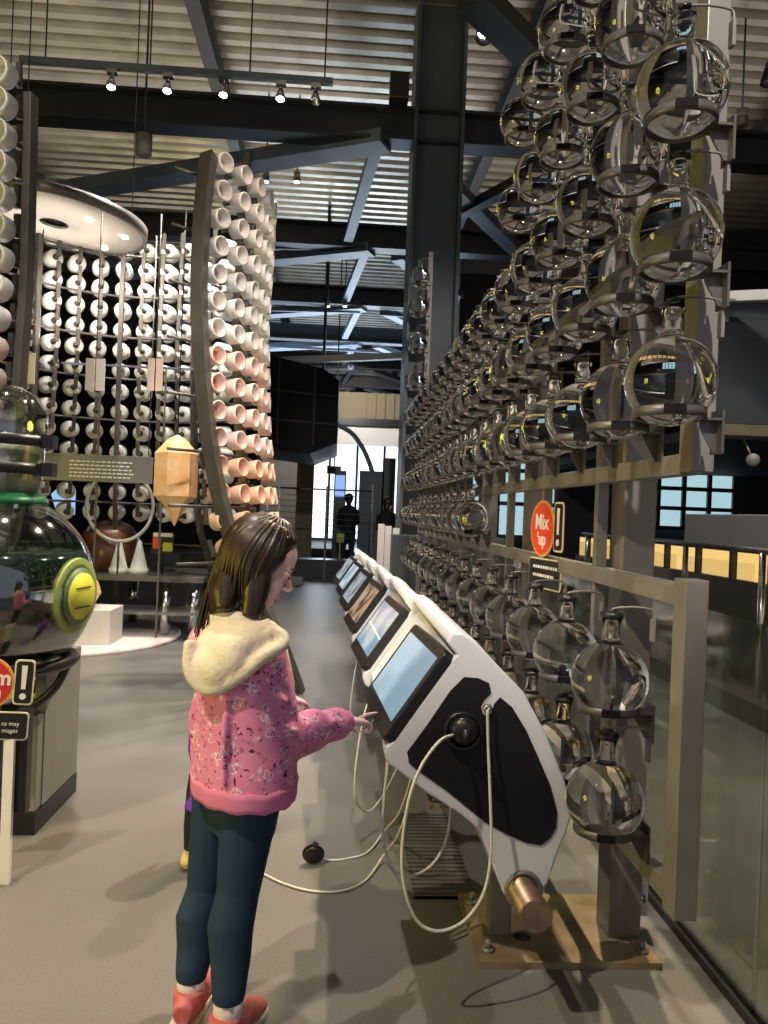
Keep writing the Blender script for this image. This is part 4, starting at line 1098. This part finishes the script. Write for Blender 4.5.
# ================================================================== LIGHT
W_ = bpy.data.worlds.new('world'); S.world = W_; W_.use_nodes = True
W_.node_tree.nodes['Background'].inputs[0].default_value = (.80, .84, 1.0, 1); W_.node_tree.nodes['Background'].inputs[1].default_value = .38
def area(name, loc, size, power, col, tgt=None, sy=None, spread=180):
    l = bpy.data.lights.new(name, 'AREA'); l.energy = power; l.color = col; l.size = size; l.spread = R(spread)
    if sy: l.shape = 'RECTANGLE'; l.size_y = sy
    o = bpy.data.objects.new(name, l); COL.objects.link(o); o.location = loc
    if tgt is not None: o.rotation_euler = (Vector(tgt)-Vector(loc)).to_track_quat('-Z', 'Y').to_euler()
    return o
def spot(name, loc, tgt, power, col, ang=60, blend=.4, r=.04):
    l = bpy.data.lights.new(name, 'SPOT'); l.energy = power; l.color = col; l.spot_size = R(ang); l.spot_blend = blend; l.shadow_soft_size = r
    o = bpy.data.objects.new(name, l); COL.objects.link(o); o.location = loc
    o.rotation_euler = (Vector(tgt)-Vector(loc)).to_track_quat('-Z', 'Y').to_euler(); return o
warm = (1.0, .84, .62); neut = (1.0, .93, .83)
def lamp(loc, tgt, power, col, ang=60, blend=.35, r=.05, glow=True):
    """a canister lamp placed under the roof with its spot inside; several are added fill"""
    q = Vector(loc)
    if glow:
        t = thing('scene_spotlight', 'black hall spotlight placed under the roof to light the scene, aimed down', 'spotlight', q, 'hall spotlights')
        rot = (Vector(tgt)-q).to_track_quat('Z', 'Y').to_matrix().to_4x4(); rot.translation = q
        bm = NB(); lathe(bm, [(0, -.22), (.07, -.20), (.08, 0), (.075, 0), (.065, -.10), (0, -.12)], 20, rot); link('housing', bm, M['black'], t)
        bm = NB(); lathe(bm, [(0, -.10), (.062, -.10), (.062, -.095), (0, -.085)], 20, rot); link('lens', bm, M['glow'], t)
        bm = NB(); tube(bm, [(q.x, q.y, q.z+.12), (q.x, q.y, 7.5)], .01, 6); link('stem', bm, M['steel_dark'], t)
    spot('scene_lamp', q+(Vector(tgt)-q).normalized()*.03, tgt, power, col, ang, blend, r)
for i, p in enumerate(SPOTS): spot('track_lamp', p, (p[0]+.2, 7.0+.3*i, 0), 380, neut, 75)
lamp((-2.4, .2, 5.4), (-.30, 2.2, .6), 760, warm, 38)
lamp((1.5, 4.7, 5.9), (.35, 2.1, 0), 1050, warm, 58)
lamp((1.2, 7.2, 5.9), (.5, 4.4, 0), 600, warm, 60)
lamp((.1, -1.6, 5.4), (.9, 3.4, 2.7), 1150, (1, .96, .92), 48)  # added to brighten the flask rack from behind the camera
lamp((-.9, 3.4, 5.9), (-.9, 4.4, 0), 500, neut, 75)
lamp((.4, 4.0, 5.2), (-1.2, 6.6, 2.6), 270, (1, .78, .62), 42)
lamp((-2.6, 3.2, 5.4), (-2.5, 6.0, 3.0), 130, neut, 50)
lamp((3.0, 3.2, 5.6), (2.6, 5.2, 0), 330, neut, 80)  # added to light the floor beyond the glass barrier
lamp((4.2, 7.6, 5.9), (3.2, 8.0, 0), 380, neut, 80)  # added to light the dark side by the counter
lamp((.2, 21.6, 5.4), (.2, 25, 3.4), 500, neut, 90)  # added to brighten the band above the far windows
spot('drum_lamp', (-2.3, 7.0, 3.85), (-2.1, 8.3, 2.0), 80, (1, .90, .84), 130)
area('roof_fill', (-3.4, 10.5, 6.3), 6, 120, (1, .90, .76), (-3.4, 10.5, 8), 10)  # added soft fill without a fixture, brightens the roof deck
area('canopy_fill', (-2.7, 7.3, 2.9), .5, 16, (1, .90, .82), (-2.74, 7.35, 4), .5)  # added fill without a fixture, brightens the underside of the disc
area('roof_fill', (4.4, 10.5, 6.3), 6, 85, (1, .90, .76), (4.4, 10.5, 8), 10)  # matching added roof fill on the right, no fixture
area('roof_fill', (.5, -1, 3.4), 3, 160, (1, .90, .78), (.5, -1, 6), 4)  # added roof fill behind the camera, no fixture
area('roof_fill', (0, 19.5, 4.6), 6, 380, (.62, .78, 1.0), (0, 19, 6), 7)  # added bluish fill for the far roof, no fixture
area('window_fill', (0, 24.6, 2.3), 3.5, 120, (.8, .9, 1.0), (0, 12, .5), 2)  # soft area light added at the far windows, no fixture
# unseen yellow globe added out of view on the left for the flask glints
gl_ = thing('glint_globe', 'unseen yellow globe on a black post, added for the glints in the flasks', 'lamp', (-4.6, 1.1, 0))
bm = NB(); ell(bm, (-4.6, 1.1, 1.35), (.62, .62, .66), n=28); link('globe', bm, emat('yellow globe', (1.0, .85, .12), 15), gl_)
bm = NB(); tube(bm, [(-4.6, 1.1, 0), (-4.6, 1.1, .75)], .05, 14); disc(bm, (-4.6, 1.1, 0), (0, 0, 1), .25, .03); link('post', bm, M['black'], gl_)
# view
S.view_settings.view_transform = 'Standard'; S.view_settings.look = 'None'; S.view_settings.gamma = 1; S.view_settings.exposure = 0.28
S.view_settings.use_curve_mapping = False
S.cycles.use_denoising = True
S.cycles.max_bounces = 14; S.cycles.transmission_bounces = 12; S.cycles.transparent_max_bounces = 16; S.cycles.glossy_bounces = 4; S.cycles.diffuse_bounces = 3
S.cycles.caustics_refractive = False; S.cycles.caustics_reflective = False; S.cycles.sample_clamp_indirect = 6
# ================================================================== GIRL
def loft_tube(bm, pts, rad, n=20, ref=None): return tube(bm, pts, rad, n, True, 0, ref)
ga = R(32); gf = V(math.cos(ga), math.sin(ga), 0); gl = V(-math.sin(ga), math.cos(ga), 0)
GB = P(243, 800, 2.17)            # torso axis at the hem
gx, gy = GB.x, GB.y
girl = thing('person', 'girl in pink printed hoodie with cream hood and dark leggings, pointing at the nearest touchscreen', 'person', (gx, gy, 0))
def T(z, f=0., l=0.): # torso point at height z, f forward, l left
    return V(gx, gy, z)+gf*f+gl*l
lean = lambda z: .02*(z-.6)
SHR = P(256, 660, 2.09); ELR = P(281, 738, 2.13); WRR = P(347, 721, 2.31)
FT = P(378, 712, 2.42)
# find where the fingertip ray meets the screen glass
n_ = SM0.to_3x3() @ V(0, 0, 1); o_ = SM0 @ V(0, 0, .030)
rd = ray(378.5, 712.5); tt_ = (o_-V(0, 0, CAMZ)).dot(n_)/rd.dot(n_); FT = V(0, 0, CAMZ)+rd*tt_
SHL = SHR+gl*.27
ELL = SHL+V(0, 0, -.21)+gf*.05+gl*.02; WRL = ELL+gf*.17+V(0, 0, .03)-gl*.05
HIPR = P(250, 805, 2.12); KNR = P(238, 892, 2.09); ANR = P(228, 1008, 2.02)
HIPL = P(220, 805, 2.23); KNL = P(207, 890, 2.21); ANL = P(191, 986, 2.13)
HC = P(262, 562, 2.15)
print('arm', (ELR-SHR).length, (WRR-ELR).length, (FT-WRR).length, 'FT', FT, 'hc', HC)
fa = R(8); fp_ = R(24)
hf_ = V(math.cos(fa)*math.cos(fp_), math.sin(fa)*math.cos(fp_), -math.sin(fp_)); hl = V(-math.sin(fa), math.cos(fa), 0); hu = hf_.cross(hl)
HM = Matrix((hf_, hl, hu)).transposed()
H = lambda x, y, z: HC + HM @ V(x, y, z)
def build_head(bm):
    ell(bm, H(-.005, 0, .028), (.092, .075, .085), HM, 24)
    ell(bm, H(.030, 0, -.030), (.052, .056, .072), HM, 20)
    ell(bm, H(.052, 0, .022), (.036, .050, .045), HM, 16)
    ell(bm, H(.056, 0, -.090), (.022, .026, .020), HM, 14)
    for sd in (-1, 1):
        ell(bm, H(.052, .030*sd, -.045), (.026, .024, .028), HM, 14)
        ell(bm, H(-.004, .074*sd, -.018), (.014, .007, .025), HM, 12)
        ell(bm, H(.074, .028*sd, .012), (.012, .020, .006), HM, 12)
        ell(bm, H(.077, .028*sd, -.006), (.010, .014, .007), HM, 12)
        ell(bm, H(.092, .009*sd, -.041), (.008, .007, .006), HM, 10)
    tube(bm, [H(.078, 0, .006), H(.090, 0, -.018), H(.101, 0, -.036)], [.007, .008, .010], 10)
    ell(bm, H(.098, 0, -.038), (.011, .010, .009), HM, 12)
    ell(bm, H(.083, 0, -.061), (.009, .019, .005), HM, 12); ell(bm, H(.081, 0, -.070), (.009, .016, .006), HM, 12)
def finger(bm, pts, r): tube(bm, pts, [r*(1.05-.10*i) for i in range(len(pts))], 10); ell(bm, pts[-1], (r*(1.07-.10*len(pts)),)*3, n=10)
def hand(bm, wr, d, up, point=None):
    """wr wrist, d direction of the palm, up = back of the hand, thumb on the side axis"""
    d = d.normalized(); sd = d.cross(up).normalized(); up = sd.cross(d).normalized()
    q = lambda a, b, c: wr+d*a+sd*b+up*c
    tube(bm, [q(-.02, 0, 0), q(.010, 0, 0), q(.040, 0, .002), q(.066, 0, 0)], [(.018, .022), (.013, .024), (.013, .031), (.011, .030)], 16, ref=up)
    if point is not None:
        k = q(.064, -.022, .004); v = (point-k)
        finger(bm, [q(.045, -.020, .002), k, k+v*.42+up*.006, k+v*.74+up*.004, point-v.normalized()*.005], .0070)
    else: finger(bm, [q(.045, -.020, .002), q(.064, -.022, .004), q(.085, -.022, -.002), q(.098, -.021, -.014)], .0070)
    for i, (b, L) in enumerate(((-.006, 1.0), (.009, .95), (.023, .8))):
        finger(bm, [q(.045, b, .002), q(.066, b*1.05, .003), q(.066+.026*L, b*1.05, -.006), q(.066+.024*L, b*1.05, -.026), q(.066+.004*L, b, -.030)], .0066-.0004*i)
    finger(bm, [q(.012, -.020, -.004), q(.032, -.036, -.012), q(.052, -.034, -.022), q(.066, -.026, -.028)], .0075)
up_h = V(-.25, -.15, 1)
bm = NB()
build_head(bm)
loft_tube(bm, [H(-.02, 0, -.05), H(-.03, 0, -.10), T(1.06, -.01)], [.042, .040, .045], 16)
loft_tube(bm, [T(.56, 0), T(.66, -.01), T(.78, 0), T(.92, 0), T(1.00, -.01), T(1.05, -.01)], [(.09, .12), (.095, .13), (.08, .11), (.085, .125), (.075, .13), (.05, .07)], 24, ref=gf)
for a_, b_, c_ in ((SHR, ELR, WRR), (SHL, ELL, WRL)):
    loft_tube(bm, [a_, a_.lerp(b_, .5), b_, b_.lerp(c_, .4), c_], [.040, .036, .030, .028, .019], 14)
hd = (FT-WRR).normalized()
hand(bm, WRR, (hd+V(0, 0, -.25)).normalized(), up_h, FT)
hand(bm, WRL, (gf+V(0, 0, -.3)).normalized(), V(0, 0, 1)-gf*.2)
for hp_, kn, an, ft in ((HIPR, KNR, ANR, R(62)), (HIPL, KNL, ANL, R(80))):
    loft_tube(bm, [hp_+V(0, 0, .05), hp_.lerp(kn, .5), kn, kn.lerp(an, .35), an, V(an.x, an.y, .035)], [.060, .052, .040, .040, .028, .028], 16)
    fd = V(math.cos(ft), math.sin(ft), 0)
    loft_tube(bm, [V(an.x, an.y, .035)-fd*.03, V(an.x, an.y, .035)+fd*.05, V(an.x, an.y, .025)+fd*.12, V(an.x, an.y, .02)+fd*.155], [.028, .030, .026, .015], 12)
body = lumpy(link('body', bm, M['skin'], girl), .0036, 5, .5)
for sd in (-1, 1):
    bm = NB(); ell(bm, H(.0725, .027*sd, -.004), (.0118, .0115, .0105), HM, 16); ey = link('eye', bm, M['eyewhite'], girl)
    bm = NB(); ell(bm, H(.083, .0285*sd, -.0065), (.004, .0055, .0055), HM, 12); link('iris', bm, M['iris'], ey)
    bm = NB(); ell(bm, H(.0725, .028*sd, .0000), (.0136, .0145, .0112), HM, 16); link('eyelid', bm, M['skin'], ey)
    bm = NB(); tube(bm, [H(.081, .0165*sd, -.0055), H(.0875, .028*sd, -.0065), H(.081, .040*sd, -.0060)], [.0015, .0025, .0015], 8); link('eyelashes', bm, M['hair'], ey)
    bm = NB(); tube(bm, [H(.085, .014*sd, .016), H(.086, .028*sd, .0205), H(.075, .043*sd, .016)], [.002, .0035, .0015], 8); link('eyebrow', bm, M['hair'], girl)
bm = NB(); ell(bm, H(.087, 0, -.0615), (.0075, .017, .0040), HM, 12); ell(bm, H(.085, 0, -.0695), (.0075, .014, .0048), HM, 12); link('lips', bm, M['lips'], girl)
# jacket
def sleeve(bm, a_, b_, c_, cuffr):
    loft_tube(bm, spline([a_+V(0, 0, .02), a_.lerp(b_, .5), b_, b_.lerp(c_, .5), c_], 4), [ (.078, .078)]*2+[(.075, .070)]*4+[(.072, .064)]*3+[(.066, .060)]*4+[(.052, .048)]*3+[(cuffr, cuffr)]*1, 20)
bm = NB()
ST = [(.640, 0, .138, .178), (.69, 0, .137, .176), (.76, 0, .128, .168), (.86, -.005, .125, .164), (.95, -.01, .118, .160), (1.01, -.012, .10, .150), (1.05, -.012, .07, .10), (1.08, -.01, .055, .07)]
loft_tube(bm, [T(z, f) for z, f, a, b in ST], [(a, b) for z, f, a, b in ST], 36, ref=gf)
# bore for the hips so the hem is a shell is not needed: the hem closes on the leggings
WS = WRR-(WRR-ELR).normalized()*.012
sleeve(bm, SHR, ELR, WS, .034); sleeve(bm, SHL, ELL, WRL-(WRL-ELL).normalized()*.012, .034)
ell(bm, SHR+V(0, 0, .0), (.085, .085, .075)); ell(bm, SHL, (.085, .085, .075))
# soft creases as raised folds
random.seed(3)
for k in range(5):
    t = .25+.13*k; c = SHR.lerp(ELR, t)
    ell(bm, c+V(.03*math.sin(k*2), -.055, 0), (.045, .022, .012), Euler((0, R(25+12*math.sin(k*3)), 0)).to_matrix(), 12)
for k in range(5):
    t = .08+.16*k; c = ELR.lerp(WS, t)
    ell(bm, c+V(0, -.03, .012*math.sin(k*2)), (.012, .040, .052-.004*k), Euler((0, R(20), R(20))).to_matrix(), 12)
for k, l_ in enumerate((-.12, -.05, .03, .10)):
    tube(bm, [T(.67, -.118+.35*l_*l_*10*.1, l_), T(.80, -.118+.03*abs(l_), l_+.01), T(.96, -.100, l_*.8)], [.004, .012, .004], 10)
jk = lumpy(link('jacket', bm, M['jacket'], girl), .0065, 8, .5)
bm = NB()
hp = [(.603, .136, .176), (.615, .139, .179), (.640, .139, .179), (.656, .142, .181), (.656, .128, .168), (.603, .126, .166)]
n = 40
rings = [[bm.verts.new(T(z+.003*math.sin(k*1.9), a*math.cos(2*math.pi*k/n), b*math.sin(2*math.pi*k/n))) for k in range(n)] for z, a, b in hp]
for i in range(len(rings)):
    A, B = rings[i], rings[(i+1) % len(rings)]
    for k in range(n): bm.faces.new((A[k], A[(k+1) % n], B[(k+1) % n], B[k])).smooth = True
link('hem_band', bm, M['pink'], jk)
for a_, b_ in ((WRR, ELR), (WRL, ELL)):
    d_ = (a_-b_).normalized()
    bm = NB(); tube(bm, [a_-d_*.040, a_-d_*.032, a_-d_*.004, a_+d_*.004], [.034, .036, .034, .030], 24); link('cuff', bm, M['pink'], jk)
bm = NB(); tube(bm, [T(.60, .142, -.02), T(.75, .138, -.02), T(.90, .132, -.02), T(1.0, .105, -.02)], [.006, .006, .006, .005], 8); link('zip', bm, M['signcream'], jk)
# hood lying on the back and round the neck
bm = NB()
nb = T(1.075, -.015)
ring = []
for k in range(20):
    a = 2*math.pi*k/20
    ring.append(nb+gf*(.085*math.cos(a)+.01)+gl*(.10*math.sin(a))+V(0, 0, -.035*math.cos(a)-.01))
tube(bm, ring, .030, 12, closed=True)
hc_ = P(222, 652, 2.09)
ell(bm, hc_+V(0, 0, .0), (.060, .130, .085), Matrix.Rotation(ga, 3, 'Z') @ Matrix.Rotation(R(18), 3, 'Y'), 24)
ell(bm, P(212, 668, 2.07), (.055, .095, .065), Matrix.Rotation(ga, 3, 'Z'), 24)
ell(bm, P(250, 640, 2.05), (.085, .06, .045), Matrix.Rotation(ga, 3, 'Z') @ Matrix.Rotation(R(-20), 3, 'Y'), 20)
tube(bm, spline([P(264, 622, 2.06), P(284, 642, 2.03), P(262, 658, 1.99), P(235, 680, 2.0), P(208, 690, 2.02), P(190, 672, 2.04), P(190, 640, 2.07)], 5), .018, 12)
hood = lumpy(link('hood', bm, M['hood'], girl), .007, 7, .5)
# leggings
bm = NB()
loft_tube(bm, [T(.50, 0), T(.60, 0), T(.70, 0)], [(.085, .115), (.10, .135), (.095, .13)], 24, ref=gf)
for hp_, kn, an in ((HIPR, KNR, ANR), (HIPL, KNL, ANL)):
    side = V(1, 0, 0)
    pts = [hp_+V(0, 0, .06), hp_, hp_.lerp(kn, .4), kn.lerp(hp_, .15), kn, kn.lerp(an, .30)+V(-.012, -.004, 0), kn.lerp(an, .6)+V(-.004, 0, 0), an+V(0, 0, .04), an+V(0, 0, .022)]
    loft_tube(bm, pts, [.082, .080, .072, .062, .058, .062, .053, .044, .042], 20)
lg = lumpy(link('leggings', bm, M['legging'], girl), .006, 4, .5)
# socks and shoes
for an, ft, lab in ((ANR, R(62), 'r'), (ANL, R(80), 'l')):
    fd = V(math.cos(ft), math.sin(ft), 0); fs = V(-fd.y, fd.x, 0)
    b = V(an.x, an.y, 0)
    bm = NB(); tube(bm, [b+V(0, 0, .05), b+V(0, 0, an.z+.035)], [.039, .037], 18); link('sock', bm, M['sock'], girl)
    bm = NB()
    sole = [(-.075, .026), (-.06, .034), (0, .036), (.07, .040), (.12, .040), (.155, .028), (.168, .010)]
    out = [(x, y) for x, y in sole]+[(x, -y) for x, y in reversed(sole)]+[(-.082, -.012), (-.082, .012)]
    prism(bm, out, lambda p, q_: b+fd*p+fs*q_+V(0, 0, .0), lambda p, q_: b+fd*p+fs*q_+V(0, 0, .022)); sh = None
    # upper: heel counter, vamp, toe
    bm2 = NB()
    loft_tube(bm2, [b-fd*.070+V(0, 0, .045), b-fd*.02+V(0, 0, .052), b+fd*.04+V(0, 0, .050), b+fd*.10+V(0, 0, .038), b+fd*.145+V(0, 0, .030), b+fd*.163+V(0, 0, .026)], [(.030, .024), (.040, .037), (.040, .039), (.028, .039), (.018, .032), (.008, .016)], 20, ref=V(0, 0, 1))
    tube(bm2, [b+V(0, 0, .05)-fd*.012, b+V(0, 0, .084)-fd*.010], [.044, .042], 20)
    up = lumpy(link('shoe', bm2, M['shoe'], girl), .005, 4)
    link('sole', bm, M['sole'], up, bevel=.005)
    for k in range(4):
        c = b+fd*(.045+.018*k)+V(0, 0, .088-.010*k)
        bm = NB(); tube(bm, spline([c-fs*.026+V(0, 0, -.010), c+V(0, 0, .004), c+fs*.026+V(0, 0, -.010)], 3), .0035, 6); link('lace', bm, M['sole'], up)
# hair: scalp volume plus locks
def hp2(x, y, z): return H(x, y, z)
bm = NB()
ell(bm, H(-.024, 0, .042), (.099, .085, .088), HM, 28)
ell(bm, H(.014, 0, .072), (.055, .062, .046), HM, 20)
# curtain falling behind and beside the face down to the hood
def curtain(bm, pts, rad): loft_tube(bm, spline(pts, 4), rad, 20)
bk = [H(-.055, 0, .04), P(236, 570, 2.16), P(226, 598, 2.14), P(221, 618, 2.11)]
tube(bm, bk, [(.075, .085), (.062, .085), (.055, .085), (.030, .075)], 24, ref=V(1, 0, 0))
tube(bm, [H(.008, -.062, .045), P(259, 570, 2.085), P(256, 595, 2.075), P(250, 618, 2.065)], [(.045, .032), (.040, .030), (.036, .028), (.024, .02)], 16, ref=V(1, 0, 0))
tube(bm, [H(.0, .065, .045), H(.0, .080, -.03), H(-.02, .078, -.10), P(252, 606, 2.20)], [.040, .034, .03, .02], 16)
hair = lumpy(link('hair', bm, M['hair'], girl), .006, 5)
random.seed(11)
def lock(pts, r0, r1):
    bm = NB(); sp = spline(pts, 5); n = len(sp)
    return bm, sp, [r0+(r1-r0)*i/(n-1) for i in range(n)]
bm = NB()
crown = H(-.015, 0, .122)
def addlock(pts, r0, r1):
    sp = spline(pts, 5); n = len(sp)
    tube(bm, sp, [(r0+(r1-r0)*i/(n-1))*(1 if i else .4) for i in range(n)], 6)
# back and side locks: start at parting, hug the skull, fall to the ends
ends = []
N = 62
for i in range(N):
    t = i/(N-1)
    # azimuth round the head from just in front of the near ear to the far ear, round the back
    az = R(-66-210*t)
    x, y = math.cos(az), math.sin(az)
    p1 = H(-.010+.060*x, .052*y, .112)
    p2 = H(-.014+.102*x, .088*y, .050)
    q = H(-.016+.100*x, .092*y, -.02)
    # lower target
    ex = 264-66*min(1, t*1.9)+(50*max(0, t-.6)) + random.uniform(-5, 5)
    ey = 614+16*math.sin(min(1, t*1.9)*math.pi*.5)+random.uniform(-12, 14)
    eY = 2.055+.14*t
    e = P(ex, ey, eY); mid = q.lerp(e, .5)+V(-.004, 0, -.002)
    addlock([p1, p2, q, mid, e], random.uniform(.007, .011), .002)
# front sweep framing the forehead, near side
for i in range(16):
    t = i/15
    p1 = H(.01+.035*t, -.010-.006*i/15, .119-.014*t)
    p2 = H(.034+.022*t, -.048+.016*t, .094-.004*t)
    p3 = H(.014+.030*t, -.074+.020*t, .062+.010*t)
    e = H(-.004, -.086, -.02-.08*(1-t))
    addlock([p1, p2, p3, H(.004, -.084, .020), e] if t > .35 else [p1, p2, p3, e, P(266-8*t, 606+10*t, 2.06)], .008, .003)
for i in range(10):
    t = i/9
    addlock([H(.01+.035*t, .012, .119-.014*t), H(.034+.022*t, .048-.01*t, .092), H(.014+.03*t, .074, .055), H(-.01, .084, -.05)], .008, .003)
o = link('hair_locks', bm, M['hair'], hair)
# glossy crown patch locks
bm = NB()
for i in range(26):
    az = R(-80+i*14); x, y = math.cos(az), math.sin(az)
    addlock([H(-.012, 0, .127), H(-.012+.04*x, .036*y, .122), H(-.012+.080*x, .070*y, .092)], .007, .006)
link('crown_locks', bm, M['hair'], hair)

# small child hidden behind the girl: only a shoe, a leg and a purple hem show
tb_ = PZ(186, 866); 
kid = thing('person', 'small child in purple with dark leggings and yellow shoes, almost hidden behind the girl', 'person', (tb_.x+.06, tb_.y, 0))
kb = V(tb_.x+.062, tb_.y+.02, 0)
M['purple'] = mat('purple cloth', (.16, .04, .42), .8); M['yshoe'] = mat('pale yellow shoe', (.62, .52, .18), .6)
bm = NB()
kh = lambda x, y, z: kb+V(x, y, z)
ell(bm, kh(.042, 0, .65), (.070, .070, .085)); ell(bm, kh(.062, -.0, .615), (.047, .05, .05)); ell(bm, kh(.115, 0, .64), (.012, .012, .012))
tube(bm, [kh(.03, 0, .60), kh(.01, 0, .54)], .028, 12); tube(bm, [kh(0, 0, .56), kh(0, 0, .42), kh(0, 0, .30)], [.040, .044, .044], 16)
for sd in (-1, 1):
    tube(bm, [kh(sd*.030, 0, .33), kh(sd*.048, 0, .15), kh(sd*.052, 0, .03)], [.028, .023, .018], 12)
    tube(bm, [kh(sd*.05, 0, .54), kh(sd*.058, .03, .44), kh(sd*.05, .07, .37)], [.024, .02, .015], 10)
    ell(bm, kh(sd*.050, .075, .36), (.014, .018, .012))
    for k in range(4): tube(bm, [kh(sd*.050-.01+.006*k, .085, .36), kh(sd*.050-.01+.006*k, .104, .352)], .0035, 6)
lumpy(link('body', bm, M['skin'], kid), .005, 3)
bm = NB(); tube(bm, [kh(0, 0, .57), kh(0, 0, .50), kh(0, 0, .40), kh(0, 0, .27), kh(0, 0, .225)], [.040, .058, .058, .066, .082], 20); 
for sd in (-1, 1): tube(bm, [kh(sd*.045, 0, .54), kh(sd*.056, .03, .44), kh(sd*.052, .055, .385)], [.028, .026, .022], 10)
lumpy(link('dress', bm, M['purple'], kid), .006, 3)
bm = NB()
for sd in (-1, 1): tube(bm, [kh(sd*.03, 0, .36), kh(sd*.038, 0, .28), kh(sd*.05, 0, .15), kh(sd*.052, 0, .055)], [.036, .038, .031, .025], 12)
lumpy(link('leggings', bm, M['darkcloth'], kid), .005, 3)
for sd in (-1, 1):
    bm = NB(); tube(bm, [kh(sd*.052, .05, .026), kh(sd*.052, .0, .034), kh(sd*.052, -.045, .026), kh(sd*.052, -.07, .02)], [(.022, .024), (.034, .028), (.024, .029), (.010, .015)], 14, ref=V(0, 0, 1)); link('shoe', bm, M['yshoe'], kid)
bm = NB(); ell(bm, kh(.034, .005, .663), (.077, .077, .083)); link('hair', bm, M['hair'], kid)
